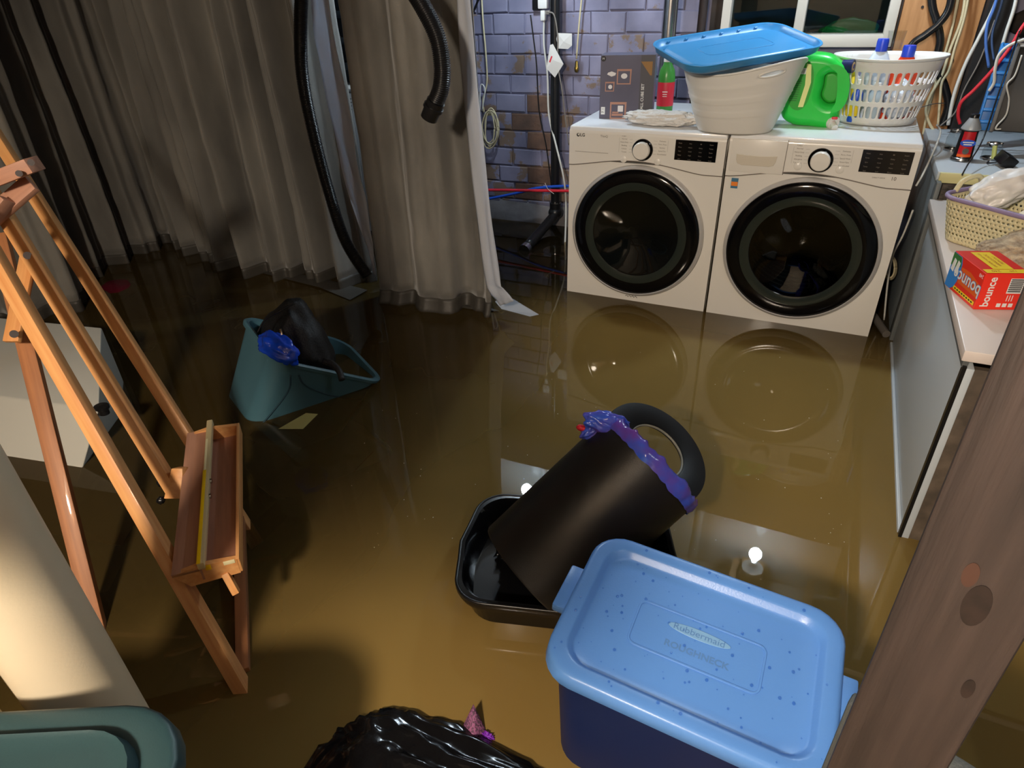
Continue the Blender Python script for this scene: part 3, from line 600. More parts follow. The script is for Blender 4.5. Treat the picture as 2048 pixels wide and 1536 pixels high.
Yh = -.47
hose('vacuum_hose', 'long black ribbed hose hanging down the wide curtain to the water', [pw(612, -330, Yh), pw(606, -80, Yh), pw(601, 60, Yh), pw(606, 160, Yh), pw(628, 270, Yh), pw(657, 380, Yh), pw(690, 480, Yh-.02), pw(735, 553, Yh-.04)], .028, False)
hose('vacuum_hose', 'black ribbed hose with cuffed end dangling in front of the narrow curtain', [pw(700, -330, -.75), pw(770, -110, -.75), pw(838, 0, -.75), pw(873, 70, -.75), pw(884, 130, -.75), pw(882, 175, -.75), pw(868, 212, -.75)], .030)

# white chest freezer and louvred shelf behind the curtains
fz = thing('white_cabinet', 'white metal cabinet behind the gap between the curtains', 'cabinet', (-1.45, .6, 0))
bx('cabinet_body', -2.1, -.95, .36, .8, .035, .845, mat('aged_white_metal', rgb(206, 208, 206), .35), fz, .006)
bx('cabinet_plinth', -2.1, -.95, .40, .8, ZF, .03, BLKP, fz)
bx('cabinet_lid', -2.1, -.95, .352, .8, .85, .868, PORC, fz, .004)
for px, py in ((718, 172), (762, 455)): cyl('rivet', pw(px, py, .361), pw(px, py, .355), .005, PRINTD, fz, 10)
for k in range(5): rects('vent_slot', [(0, 0, .03, .003)], PRINTD, fz, frame(pw(696, 198+7*k, .358), (1, 0, 0), y=(0, 0, 1)))
sh = thing('dark_louvred_shelf', 'dark grey louvred unit above the white cabinet between the curtains', 'shelf', (-1.5, .7, .87))
SHM = mat('dark_grey_metal', rgb(52, 60, 64), .5, c2=rgb(40, 46, 50), scale=4)
bx('backboard', -2.1, -1.0, .56, .58, .87, 1.6, SHM, sh)
for k in range(4): bx('louvre', -2.1, -1.0, .46, .57, .95+.13*k, .985+.13*k, SHM, sh, .003)

# ------------------------------------------------------------------ pipes and leads by the brick wall
pp = thing('drain_stack', 'black drain pipe standing against the lilac brick wall', 'pipe', (-.42, .9, 0))
a = pw(1130, 0, .9); b = pw(1110, 395, .9)
cyl('stack_pipe', (-.425, .9, .14), (-.425, .9, 2.08), .028, BLKP, pp, 24); xs = -.425
cyl('coupling', (xs, .9, .12), (xs, .9, .165), .036, BLKP, pp, 24); cyl('coupling_ring', (xs, .9, .16), (xs, .9, .168), .0375, SILVER, pp, 24)
tube('elbow', [(xs, .9, .14), (xs, .88, .09), (xs-.01, .80, .06), (-.44, .50, .012)], .030, BLKP, pp, 16, 8)
cyl('chrome_cap', (-.4405, .485, .01), (-.442, .45, .004), .034, CHROME, pp, 20); blob('joint', (-.425, .9, .1), (.045, .045, .04), BLKP, pp, sub=3, amp=.02, crease=0)
def cable(name, label, pix, Y, r, m, cat='cable', grp=None, seg=6):
    P = [pw(px, py, Y[i] if isinstance(Y, (list, tuple)) else Y) for i, (px, py) in enumerate(pix)]
    return tag(tube(name, P, r, m, None, seg, 8), label, cat, grp)
cable('hot_water_pipe', 'bright red water pipe running level behind the dryer', [(940, 380), (985, 380), (1060, 381), (1150, 382), (1200, 384)], .80, .0085, RED, 'pipe', seg=12)
cable('cold_water_pipe', 'bright blue water pipe crossing behind the red one beside the dryer', [(940, 404), (985, 396), (1035, 386), (1070, 377), (1110, 373), (1160, 372)], .86, .0085, BLUE, 'pipe', seg=12)
cable('red_clip', 'thin white tie around the red and blue pipes', [(1090, 366), (1096, 378), (1108, 388)], .79, .0018, WCORD, 'tie')
ps = thing('power_strip', 'black power bar fixed high on the lilac brick wall', 'power strip', (-.6, .95, 1.2))
q = pw(1073, 12, .955); box('housing', Matrix.Translation((q.x, .965, q.z+.04)), (.05, .03, .12), BLKP, ps, .004)
pa = thing('power_adapter', 'white block plug hanging beside the black power bar', 'plug', (-.5, .93, 1.2))
q = pw(1087, 6, .93); box('adapter_body', Matrix.Translation((q.x, .93, q.z+.01)), (.055, .04, .075), WPL, pa, .006)
q = pw(1087, 31, .93); box('adapter_plug', Matrix.Translation((q.x, .93, q.z)), (.026, .03, .05), WPL, pa, .004)
q = pw(1096, 25, .915); box('side_plug', Matrix.Translation((q.x, .915, q.z)), (.024, .02, .02), PRINT, pa, .003)
cable('adapter_lead', 'white lead from the plug down along the drain pipe', [(1088, 40), (1088, 90), (1095, 150), (1098, 230), (1112, 290), (1128, 360), (1132, 420), (1129, 520)], [.93, .93, .93, .9, .86, .82, .8, .6], .006, WCORD)
cable('grey_lead', 'thin grey lead looping from the plug over the drain pipe', [(1094, 24), (1108, 30), (1115, 70), (1116, 130), (1124, 180), (1131, 240), (1138, 290)], .86, .004, PRINT)
cable('black_lead', 'thin black lead on the brick wall left of the drain pipe', [(1061, 30), (1066, 70), (1073, 130), (1078, 220), (1092, 290), (1100, 350), (1106, 400)], .975, .004, BLKP)
cable('black_lead', 'black cord slanting down the bricks at the curtain edge', [(965, -20), (948, 20), (935, 50)], .97, .006, BLKP)
cable('white_lead', 'off-white lead hanging down to the coiled cord', [(962, -30), (966, 40), (972, 110), (974, 165), (966, 200), (968, 225)], .95, .005, YCORD)
cable('white_lead', 'white lead ending in a brass plug on the upper brick wall', [(1166, -30), (1160, 30), (1156, 75), (1153, 118)], .95, .005, YCORD)
q = pw(1153, 133, .95); tag(lathe('brass_connector', [(.004, .03), (.008, .024), (.009, 0), (.012, -.004), (.012, -.02), (.007, -.03)], mat('brass', rgb(170, 140, 70), .3, metal=1), None, Matrix.Translation(q), 16, c0=True, c1=True), 'small brass plug at the end of the short white lead', 'connector')
co = thing('cord_coil', 'coil of off-white cord hanging beside the curtain edge', 'cord', pw(980, 260, .93))
for k in range(7):
    cx, cy = 979+random.uniform(-4, 5), 258+random.uniform(-5, 6); ax, ay = 13+random.uniform(-4, 5), 36+random.uniform(-5, 5)
    P = [pw(cx+ax*cos(2*pi*i/16)+random.uniform(-.6, .6), cy+ay*sin(2*pi*i/16), .92+.004*k) for i in range(17)]
    tube('cord_loop', P, .0038, YCORD, co, 6, 4)
tube('cord_tie', [pw(964, 222, .93), pw(970, 180, .93), pw(961, 172, .93), pw(960, 225, .93)], .004, WCORD, co, 6, 6)
def paper(name, label, pix, Y, parent=None):
    V = [pw(px, py, Y+random.uniform(-.01, .01)) for px, py in pix]; c = sum(V, Vector())/len(V); V.append(c+Vector((0, -.006, 0)))
    n = len(pix); o = mesh(name, V, [(i, (i+1) % n, n) for i in range(n)], PAPER, parent, smooth=False)
    md = o.modifiers.new('s', 'SOLIDIFY'); md.thickness = .001; return o
tag(paper('paper_tag', '', [(1115, 66), (1144, 67), (1144, 91), (1136, 98), (1117, 97), (1113, 78)], .86), 'white paper tag stuck to the drain pipe, upper of two', 'tag')
pt = tag(paper('paper_tag', '', [(1100, 90), (1106, 88), (1127, 128), (1110, 155), (1093, 137)], .85), 'crumpled white label hanging on the drain pipe below the other tag', 'tag')
rects('red_print', [(0, 0, .008, .034)], RED, pt, frame(pw(1098, 124, .84), (.9, 0, -.4), y=(.4, 0, .9)))

# ------------------------------------------------------------------ things on the dryer and washer
ZT = .7995
# grey carton of wall cubes
gx = thing('grey_carton', 'dark grey cardboard box of wall cubes standing on the dryer', 'box', (.17, .3, ZT))
GB = mat('carton_grey', rgb(92, 90, 108), .5, c2=rgb(78, 76, 94), scale=5)
BF_ = mat('carton_dark', rgb(72, 70, 76), .5)
g0 = at(1198, 237, 'z', ZT); g1 = at(1303, 238, 'z', ZT); dirx = (g1-g0).normalized(); wg = (g1-g0).length; hg = .262
Mg = frame(g0, dirx, z=(0, 0, 1)); Mfg = frame(g0-.0006*Mg.col[1].to_3d(), dirx, y=(0, 0, 1))
box('carton_body', Mg @ Matrix.Translation((wg/2, .06, hg/2)), (wg, .12, hg), GB, gx, .001, 1)
rects('side_band', [(wg*.74, .002, wg-.001, hg-.002)], BF_, gx, Mfg)
CB = mat('cube_print', rgb(176, 130, 112), .6)
Mp = Mfg @ Matrix.Translation((0, 0, .0008))
for (cx, cy, s, sh_) in ((.105, .175, .062, .008), (.043, .135, .040, .006), (.085, .035, .072, .010)):
    plate('cube_picture', [(cx-s/2, cy-s/2), (cx+s/2, cy-s/2), (cx+s/2+.002, cy+s/2), (cx-s/2, cy+s/2)], CB, gx, Mp, .0006, holes=([(cx-s/2+sh_*.6, cy-s/2+sh_*.6), (cx+s/2-sh_*.6, cy-s/2+sh_*.6), (cx+s/2-sh_*.6, cy+s/2-sh_), (cx-s/2+sh_*.6, cy+s/2-sh_)],))
VW = mat('vase_print', rgb(226, 222, 220), .6)
plate('vase_picture', [(.030, .185), (.05, .176), (.066, .181), (.07, .19), (.05, .197), (.034, .192)], VW, gx, Mp, .0006)
plate('vase_picture', disc(.106, .178, .014, 16, .011), VW, gx, Mp, .0006); plate('vase_picture', disc(.046, .134, .009, 16), VW, gx, Mp, .0006)
rects('frame_picture', [(.084, .030, .108, .056)], VW, gx, Mp); rects('book_picture', [(.058, .012, .108, .022), (.060, .024, .088, .03)], CB, gx, Mp)
text([('WALL CUBE SET', wg*.80, .085, .017, pi/2, .02)], PRINTW, gx, Mp, 'carton_lettering'); rects('code_box', [(.008, .018, .026, .05)], PRINTW, gx, Mp)
text([('7', .017, .028, .014, pi/2, .02), ('3', .017, .041, .010, pi/2)], PRINTD, gx, Mp @ Matrix.Translation((0, 0, .0004)), 'code_lettering')
plate('corner_window', [(wg*.74, .235), (wg*.95, .235), (wg*.95, .18), (wg*.92, .18)], mat('carton_cutout', rgb(150, 112, 66), .7), gx, Mp, .0006)
plate('round_mark', disc(.012, .248, .011, 20), PRINTD, gx, Mp, .0006); text([('M', .012, .248, .012)], PRINTW, gx, Mp @ Matrix.Translation((0, 0, .0008)), 'mark_lettering')
# green spray cleaner bottle behind carton
gb_ = thing('cleaner_bottle', 'green bottle with red label and white cap between carton and tub', 'bottle', at(1327, 222, 'z', ZT))
q = at(1328, 224, 'z', ZT); Mq = Matrix.Translation(q)
lathe('bottle_body', [(.0005, 0), (.034, .001), (.038, .008), (.038, .15), (.034, .18), (.02, .205), (.016, .225)], mat('dark_green_plastic', rgb(60, 130, 54), .3), gb_, Mq, 32)
lathe('bottle_label', [(.0385, .03), (.0388, .032), (.0388, .13), (.0385, .132)], mat('red_label', rgb(190, 40, 56), .4), gb_, Mq, 32)
lathe('bottle_cap', [(.019, .215), (.019, .24), (.014, .262), (.0005, .264)], WPL, gb_, Mq, 20)
rects('label_print', [(-.012, .006, .012, .010), (-.010, -.004, .010, -.001), (-.010, -.012, .010, -.010)], PRINTW, gb_, frame(q+Vector((0.006, -.0400, .085)), (1, .1, 0), y=(0, 0, 1)))
# lace cloth bundle
cl = at(1322, 250, 'z', ZT)
def lump(co, p):
    return co
tag(blob('lace_cloth', (cl.x, cl.y, ZT+.028), (.172, .055, .034), mat('white_lace', rgb(222, 218, 212), .8, bump=1, bscale=140), None, 4, .10, 8, .05, 15, 5, Matrix.Rotation(-.02, 4, 'Z'), floor=-.0275), 'crumpled white lace cloth lying on the dryer front', 'cloth')
# white flexible tub
tb = thing('white_tub', 'white ribbed plastic tub with oval handle hole on the dryer and washer', 'tub', (.70, .12, ZT))
TBX, TBY = .700, .095
def tubfn(inner):
    def fn(u, v):
        a = 2*pi*u; ha = .245+.026*cos(2*(a+.45)); z = ha*v
        rx = .146+(.232-.146)*v**.9; ry = .125+(.185-.125)*v**.9
        rib = .0022*sum(math.exp(-((v-c)/.012)**2) for c in (.30, .345, .53, .575, .74, .785))
        e = 2.4; c_, s_ = cos(a), sin(a); k = (abs(c_)**e+abs(s_)**e)**(-1/e)
        return (TBX+(rx+rib)*c_*k, TBY+(ry+rib)*s_*k, ZT+z)
    return fn
cells = []; NU = 96; vs = [i/40 for i in range(41)]; f_ = tubfn(0)
hole = lambda u: min(abs(u-c) for c in (.845, .345)) < .030
for i in range(NU):
    u0, u1 = i/NU, (i+1)/NU
    for j in range(40):
        um = (u0+u1)/2; vm = (vs[j]+vs[j+1])/2
        inh = any(((um-c)/.034)**2**1 + ((vm-.885)/.040)**2 < 1 for c in (.845, .345))
        if not inh: cells.append((u0, vs[j], u1, vs[j+1], 0, 0, ''))
V = []; Fc = []
for (u0, v0, u1, v1, *_r2) in cells:
    i = len(V); V += [f_(u0, v0), f_(u1, v0), f_(u1, v1), f_(u0, v1)]; Fc.append((i, i+1, i+2, i+3))
tbw = mesh('tub_wall', V, Fc, WPL, tb, doubles=True); md = tbw.modifiers.new('s', 'SOLIDIFY'); md.thickness = .004
for c in (.845, .345):
    P = [Vector(f_(c+.034*cos(2*pi*k/28)*(1), .885+.040*sin(2*pi*k/28))) for k in range(29)]; sweep('handle_rim', P, .0042, WPL, tb, 8, False)
loft('tub_base', [[f_(k/48, 0) for k in range(48)]], WPL, tb, c0=True, c1=False)
sweep('tub_rim', [Vector(f_(k/96, 1)) for k in range(97)], .0045, WPL, tb, 8, False)

# storage lids and totes
def tote(name, label, Mw, hx, hy, h, m, taper=.86, rad=.06, rim=.016, ribs=True):
    t = thing(name, label, 'storage bin', Mw.translation); T = []
    for k in range(9):
        f = k/8; s = taper+(1-taper)*f; T.append(rr(hx*s, hy*s, rad, -h+h*f))
    inner = [[(x*.975, y*.965, z+.004*(k == 0)) for x, y, z in r] for k, r in enumerate(T)]
    rings = T + [rr(hx+rim, hy+rim, rad+rim, -.014), rr(hx+rim+.002, hy+rim+.002, rad+rim, -.002), rr(hx+rim-.004, hy+rim-.004, rad+rim, .004), rr(hx, hy, rad, .002)] + inner[::-1]
    loft('bin_body', rings, m, t, Mw, True, True, 50); return t
def lidmesh(t, Mw, hx, hy, m, name='lid', rad=.075, lip=.030, well=.020, band=.045, ledge=True):
    R = [rr(hx, hy, rad, -lip), rr(hx+.002, hy+.002, rad, -lip+.003), rr(hx-.001, hy-.001, rad, -.006), rr(hx-.006, hy-.006, rad-.005, -.001), rr(hx-.012, hy-.012, rad-.01, 0),
         rr(hx-band+.012, hy-band+.012, rad-band+.025, 0), rr(hx-band+.006, hy-band+.006, rad-band+.022, -.003)]
    R += [rr(hx-band, hy-band, max(rad-band+.02, .02), -well+.004), rr(hx-band-.006, hy-band-.006, max(rad-band+.016, .02), -well)]
    R += [rr((hx-band)*f, (hy-band)*f, .02, -well) for f in (.8, .5, .2)]
    return loft(name, [[Vector(p) for p in r] for r in R], m, t, Mw, False, True, 45)
# upside-down blue lid on the tub
ex = Vector((.6716, -.7175, -.1849)).normalized(); LC = Vector((.6448, .2193, 1.090))
LC = CAM + .955*(LC-CAM)
Ml = frame(LC, ex, y=(.7376, .671, .0754))
bl = thing('storage_lid', 'sky-blue storage lid lying upside down on the white tub', 'lid', LC)
hx, hy = .180, .292
R = [rr(hx-.05, hy-.05, .05, -.022), rr(hx-.02, hy-.02, .065, -.020), rr(hx-.007, hy-.007, .075, -.010), rr(hx, hy, .08, .012), rr(hx+.005, hy+.005, .083, .0135), rr(hx+.004, hy+.004, .083, .016), rr(hx-.004, hy-.004, .078, .015),
     rr(hx-.012, hy-.012, .07, -.006), rr(hx-.022, hy-.022, .062, -.010), rr(hx-.036, hy-.036, .055, -.009), rr(hx-.044, hy-.044, .05, .002), rr(hx-.052, hy-.052, .045, .004)]
loft('lid_tray', R, BLUELID2, bl, Ml, True, True, 50)
for k in range(6):
    for s in (1, -1): box('lid_clip', Ml @ Matrix.Translation((s*(hx-.010), -.20+.08*k, .004)), (.006, .014, .005), BLUELID2, bl, .001, 1)
plate('lid_moulding', rr(.06, .15, .03, 0) and [(a, b) for a, b, c in rr(.055, .15, .03, 0)], BLUELID2, bl, Ml @ Matrix.Translation((0, 0, .0045)), .002, .0008, holes=([(a, b) for a, b, c in rr(.05, .145, .026, 0)],))

# laundry basket with slots
bk = thing('laundry_basket', 'white slotted laundry basket full of cleaning bottles on the washer', 'basket', (1.215, .40, ZT))
BX, BY, BH = 1.222, .395, .245
def bfn(u, v):
    a = 2*pi*u; rx = .142+(.196-.142)*v; ry = .115+(.165-.115)*v; dip = .003*cos(2*a)*v**6
    return (BX+rx*cos(a), BY+ry*sin(a), ZT+BH*v+dip)
NS = 40; rows = [(.10, .31), (.36, .57), (.62, .83)]; cells = []
edges_v = [0, .10, .31, .36, .57, .62, .83, .92, 1.0]
for i in range(NS):
    for j in range(8):
        v0, v1 = edges_v[j], edges_v[j+1]; k = 'o' if (v0, v1) in rows else ''
        cells.append((i/NS, v0, (i+1)/NS, v1, .36/NS, (v1-v0)/2*.94, k))
perforated('basket_wall', bfn, cells, WPL, bk, thick=.003)
loft('basket_base', [[bfn(k/48, 0) for k in range(48)]], WPL, bk, c0=True, c1=False)
def rimfn(u, q):
    x, y, z = bfn(u, 1); a = 2*pi*u; return (x+q*cos(a), y+q*sin(a), z)
sweep('basket_rim', [Vector(rimfn(k/96, .006)) for k in range(97)], .0075, WPL, bk, 8, False, .5)
# things in the basket
def jug(name, label, x, y, z, h, r, m, cap, capc=.018, grp=None, lab=None, sx=1, sy=.7, rz=0, tilt=0):
    t = thing(name, label, 'bottle', (x, y, z), grp); Mw = Matrix.Translation((x, y, z)) @ Matrix.Rotation(rz, 4, 'Z') @ Matrix.Rotation(tilt, 4, 'X')
    lathe('bottle_body', [(.0005, 0), (r*.9, .001), (r, .01), (r, h*.55), (r*.9, h*.68), (r*.5, h*.82), (capc*.9, h*.88)], m, t, Mw, 28, sx=sx, sy=sy)
    lathe('bottle_cap', [(capc, h*.85), (capc, h*.97), (capc*.9, h), (.0005, h)], cap, t, Mw, 20)
    if lab: lathe('bottle_label', [(r+.0006, h*.15), (r+.001, h*.16), (r+.001, h*.5), (r+.0006, h*.51)], lab, t, Mw, 28, sx=sx, sy=sy)
    return t
ORG = mat('orange_plastic', rgb(238, 78, 40), .3, sss=.05); BLC = mat('blue_cap', rgb(40, 70, 200), .35); YEL = mat('yellow_plastic', rgb(232, 206, 40), .35)
JW = mat('milky_jug', rgb(206, 216, 228), .35)
jug('bleach_jug', 'white jug with bright blue cap standing in the laundry basket', 1.185, .40, ZT+.006, .30, .055, JW, BLC, .022, lab=mat('jug_label', rgb(180, 196, 206), .5))
jug('orange_jug', 'orange-red jug with blue cap on the right inside the laundry basket', 1.285, .42, ZT+.006, .275, .058, ORG, BLC, .024)
jug('yellow_bottle', 'yellow bottle seen through the slots at the left of the laundry basket', 1.105, .37, ZT+.006, .20, .028, YEL, YEL, .014, sy=1)
jug('blue_bottle', 'small dark blue bottle behind the slots of the laundry basket', 1.135, .32, ZT+.006, .16, .022, BLUE, PORC, .012, sy=1, lab=YEL)
jug('clear_bottle', 'clear grey bottle lying low behind the middle slots of the basket', 1.20, .315, ZT+.006, .15, .03, mat('grey_bottle', rgb(166, 180, 188), .3), PORC, .014, sy=1)
t = thing('orange_scoop', 'orange scoop poking over the basket rim at the front', 'scoop', (1.14, .33, ZT+.2)); blob('scoop_bowl', pw(1735, 128, .29), (.022, .018, .016), ORG, t, amp=.02, crease=0, sub=3); blob('scoop_handle', pw(1745, 136, .262), (.012, .008, .016), ORG, t, amp=.02, crease=0, sub=3)
t = thing('measuring_cup', 'clear plastic cup on top of the bottles in the laundry basket', 'cup', (1.225, .42, ZT+.26)); q = pw(1787, 98, .42)
lathe('cup_wall', [(.026, 0), (.033, .065)], CLEAR, t, Matrix.Translation(q), 28); lathe('cup_base', [(.0005, 0), (.026, 0)], CLEAR, t, Matrix.Translation(q), 28)
tag(blob('plastic_wrap', (1.29, .36, ZT+.085), (.055, .05, .075), mat('crinkled_film', rgb(196, 198, 204), .15, bump=.5, bscale=30), None, 11, .1, 8, .06, 14, 4), 'crinkled clear plastic wrapping low on the right in the laundry basket', 'wrap')

# green detergent jug on its side
gj = thing('detergent_jug', 'big bright green detergent jug lying on its side on the washer', 'bottle', (.98, .265, ZT))
Yg = .265; Mj = frame((0, Yg, 0), (1, 0, 0), y=(0, 0, 1))
def px2(L_): return [(pw(a, b, Yg).x, pw(a, b, Yg).z) for a, b in L_]
def smooth2(L_, n=5):
    P = [Vector((a, b, 0)) for a, b in L_]; out = []; N_ = len(P)
    for i in range(N_):
        a, b, c, d = P[i-1], P[i], P[(i+1) % N_], P[(i+2) % N_]
        for k in range(n):
            t_ = k/n; q_ = .5*((2*b)+(c-a)*t_+(2*a-5*b+4*c-d)*t_*t_+(3*b-a-3*c+d)*t_**3); out.append((q_.x, q_.y))
    return out
body = smooth2(px2([(1586, 124), (1600, 107), (1630, 104), (1662, 108), (1680, 120), (1692, 132), (1694, 150), (1693, 180), (1688, 205), (1679, 222), (1676, 246), (1652, 254), (1620, 249), (1590, 246), (1567, 232), (1563, 205), (1570, 165)]))
hol = smooth2(px2([(1652, 148), (1668, 143), (1680, 152), (1682, 175), (1674, 200), (1655, 204), (1643, 190), (1648, 168)]))
plate('jug_body', body, GREEN, gj, Mj, .13, .032, holes=(hol,))
ga = mat('green_web', rgb(50, 170, 60), .35); plate('handle_web', [(a, b) for a, b in hol], ga, gj, Mj, .05, .01)
q = pw(1697, 133, Yg-.02); cyl('jug_cap', q+Vector((-.02, 0, 0)), q+Vector((.018, -.012, .002)), .024, mat('navy_cap', rgb(30, 40, 90), .35), gj, 28)
cyl('cap_mark', q+Vector((.018, -.012, .002)), q+Vector((.0195, -.0125, .002)), .015, mat('cap_tan', rgb(190, 160, 110), .4), gj, 24); cyl('cap_mark', q+Vector((.019, -.0125, .002)), q+Vector((.0205, -.013, .002)), .008, mat('cap_navy', rgb(30, 50, 130), .4), gj, 20)
q = pw(1662, 241, Yg-.03); sp_ = cyl('pour_spout', q+Vector((-.012, 0, 0)), q+Vector((.014, -.03, -.004)), .025, WPL, gj, 28); cyl('spout_nozzle', q+Vector((.006, -.03, -.004)), q+Vector((.02, -.055, -.018)), .013, WPL, gj, 20)
box('spout_button', Matrix.Translation(q+Vector((.012, -.036, .016))), (.022, .014, .01), RED, gj, .003)
Ml2 = frame((0, Yg-.0665, 0), (1, 0, 0), y=(0, 0, 1))
Yl = Yg-.0665
def pl2(L_): return [(pw(a, b, Yl).x, pw(a, b, Yl).z) for a, b in L_]
plate('jug_label', smooth2(pl2([(1600, 128), (1616, 122), (1626, 135), (1626, 165), (1614, 205), (1598, 220), (1582, 215), (1576, 195), (1582, 160)])), mat('label_green', rgb(30, 150, 40), .4), gj, Ml2, .0015)
plate('label_stripe', pl2([(1614, 127), (1623, 129), (1622, 165), (1606, 214), (1596, 214), (1610, 170)]), mat('label_yellow', rgb(226, 226, 150), .4), gj, Ml2 @ Matrix.Translation((0, 0, .001)), .001)
bcx, bcz = pl2([(1604, 142)])[0]
rects('barcode', [(bcx-.012, bcz-.011, bcx+.016, bcz+.011)], PRINTW, gj, Ml2 @ Matrix.Translation((0, 0, .0018)))
rects('barcode_bars', [(bcx-.011+.0035*k, bcz-.009, bcx-.0095+.0035*k, bcz+.009) for k in range(7)], PRINTD, gj, Ml2 @ Matrix.Translation((0, 0, .0022)))
lx, lz = pl2([(1597, 175)])[0]
rects('label_print', [(lx-.018-.004*k/4, lz+.022-.008*k, lx+.010-.004*k/4, lz+.0245-.008*k) for k in range(10)], mat('label_dark', rgb(16, 90, 30), .5), gj, Ml2 @ Matrix.Translation((0, 0, .0018)))

# ------------------------------------------------------------------ floating blue tote
Mb_ = frame(CAM + .927*(Vector((1.041, -2.0045, .256))-CAM), (.9977, -.018, -.065), y=(.02, .9992, .034)) @ Matrix.Scale(.927, 4)
bt = tote('blue_tote', 'navy storage tote with wet light blue lid floating in the foreground', Mb_ @ Matrix.Translation((0, 0, -.012)), .246, .171, .42, NAVY, .90, .065, .003)
ld = lidmesh(bt, Mb_, .262, .187, BLUEL, 'lid', .07, .034, .018, .042)
for s in (1, -1):
    box('handle', Mb_ @ Matrix.Translation((s*.270, .012 if s < 0 else .0, -.022)), (.04, .115, .022), BLUEL, bt, .005)
plate('lid_moulding', [(a, b) for a, b, c in rr(.128, .056, .018, 0)], BLUEL, bt, Mb_ @ Matrix.Translation((0, 0, -.0172)), .0026, .001, holes=([(a, b) for a, b, c in rr(.1235, .0515, .014, 0)],))
LB2 = mat('pale_blue_badge', rgb(126, 172, 214), .3)
plate('maker_badge', disc(-.0, .022, .062, 32, .012), LB2, bt, Mb_ @ Matrix.Translation((0, 0, -.0172)), .002, .0008)
LDK = mat('embossed_blue', rgb(86, 130, 188), .4)
text([('Rubbermaid', 0, .0215, .021, 0, .0)], LDK, bt, Mb_ @ Matrix.Translation((0, 0, -.0158)), 'badge_lettering')
text([('ROUGHNECK', .004, -.022, .020, 0, .03)], LDK, bt, Mb_ @ Matrix.Translation((0, 0, -.0172)), 'embossed_lettering')
random.seed(11); V = []; Fc = []
for k in range(130):
    x, y = random.uniform(-.245, .245), random.uniform(-.17, .17); z = -.018 if abs(x) < .215 and abs(y) < .14 else 0
    if z == 0 and (abs(x) < .232 and abs(y) < .157): continue
    r_ = random.choice((.0012, .0016, .002, .0026, .0035)); i = len(V)
    for (rr_, zz) in ((1, 0), (.8, .45), (.4, .7)):
        for q in range(8): V.append((x+r_*rr_*cos(q*pi/4), y+r_*rr_*sin(q*pi/4)*1.1, z+r_*zz))
    for a in range(2):
        for q in range(8): Fc.append((i+a*8+q, i+a*8+(q+1) % 8, i+a*8+8+(q+1) % 8, i+a*8+8+q))
    Fc.append(tuple(range(i+16, i+24)))
wd_ = mesh('water_droplets', V, Fc, glass('droplet', (.66, .78, .94)), bt, Mb_); tag(wd_, kind='stuff')

# ------------------------------------------------------------------ teal tote tipped in the water
th = radians(33); a_ = Vector((.45, .893, 0)).normalized(); bb = Vector((-a_.y, a_.x, 0)); xx = a_*cos(th)-Vector((0, 0, 1))*sin(th); nn = a_*sin(th)+Vector((0, 0, 1))*cos(th)
rl = radians(5); yy = bb*cos(rl)+nn*sin(rl); n2 = xx.cross(yy)
NLc = Vector((-.615, -1.588, 0)) + .30*nn
Mt = frame(NLc + xx*.225 + yy*.185, xx, y=yy)
tt = tote('teal_tote', 'teal storage tote tipped on its side in the water with bags inside', Mt, .232, .185, .36, TEAL, .84, .07, .012)
def twall(x, z): return Mt @ Vector((x, -(.185*(1+.16*z/.36)+.001), z))
TLN = mat('teal_groove', rgb(40, 70, 84), .4)
tube('moulding_line', [twall(*q) for q in ((-.12, -.045), (-.08, -.08), (0, -.10), (.10, -.105), (.19, -.10))], .003, TLN, tt, 6, 6)
tube('moulding_line', [twall(*q) for q in ((-.19, -.33), (-.16, -.25), (-.13, -.12), (-.15, -.05))], .003, TLN, tt, 6, 6)
BPK = mat('black_nylon', rgb(16, 16, 18), .55, bump=.5, bscale=160)
bp_ = thing('black_backpack', 'black zipped nylon bag slumped inside the teal tote', 'bag', (-.6, -1.25, .05))
pk = pd(588, 684, 2.52)
def keep_in(pos, R):
    Ti = Mt.inverted(); Ri = R.to_3x3().inverted()
    def f(co):
        w_ = Ti @ (pos + R.to_3x3() @ co)
        if w_.z < .015: w_.y = max(w_.y, -.160+.06*min(0, w_.z)); w_.x = max(-.205, min(.19, w_.x)); w_.y = min(w_.y, .165)
        return Ri @ (Mt @ w_ - pos)
    return f
def bpshape(co, p):
    k = max(0, co.z)/.2; return KI(Vector((co.x*(1-.45*k), co.y*(1-.3*k), co.z)))
Rb = Matrix.Rotation(radians(-22), 4, 'Z') @ Matrix.Rotation(radians(14), 4, 'Y')
pk = pk+Vector((.01, .0, -.02)); KI = keep_in(pk, Rb)
blob('bag_body', pk, (.20, .13, .215), BPK, bp_, 5, .07, 4, .018, 4, 5, Rb, floor=-.06, shape=bpshape)
tube('zip', [pd(515, 665, 2.28), pd(530, 640, 2.27), pd(560, 622, 2.26), pd(590, 606, 2.28)], .003, BLKP, bp_, 6)
q = pd(562, 664, 2.24); box('zip_pull', frame(q, RT*.25-UP, z=-FW), (.022, .007, .003), CHROME, bp_, .001)
tube('strap', [pd(648, 722, 2.34), pd(664, 728, 2.33), pd(678, 742, 2.32), pd(684, 760, 2.31)], .012, BPK, bp_, 8)
BLB = mat('blue_bag_film', rgb(22, 74, 214), .18, bump=.4, bscale=25)
pbg = pd(556, 700, 2.27); Rg = Matrix.Rotation(radians(25), 4, 'Y'); KG = keep_in(pbg, Rg)
tag(blob('blue_plastic_bag', pbg, (.085, .05, .065), BLB, None, 8, .10, 5, .045, 5, 5, Rg, shape=lambda co, p: KG(co)), 'crumpled bright blue plastic bag at the near side of the teal tote', 'bag')
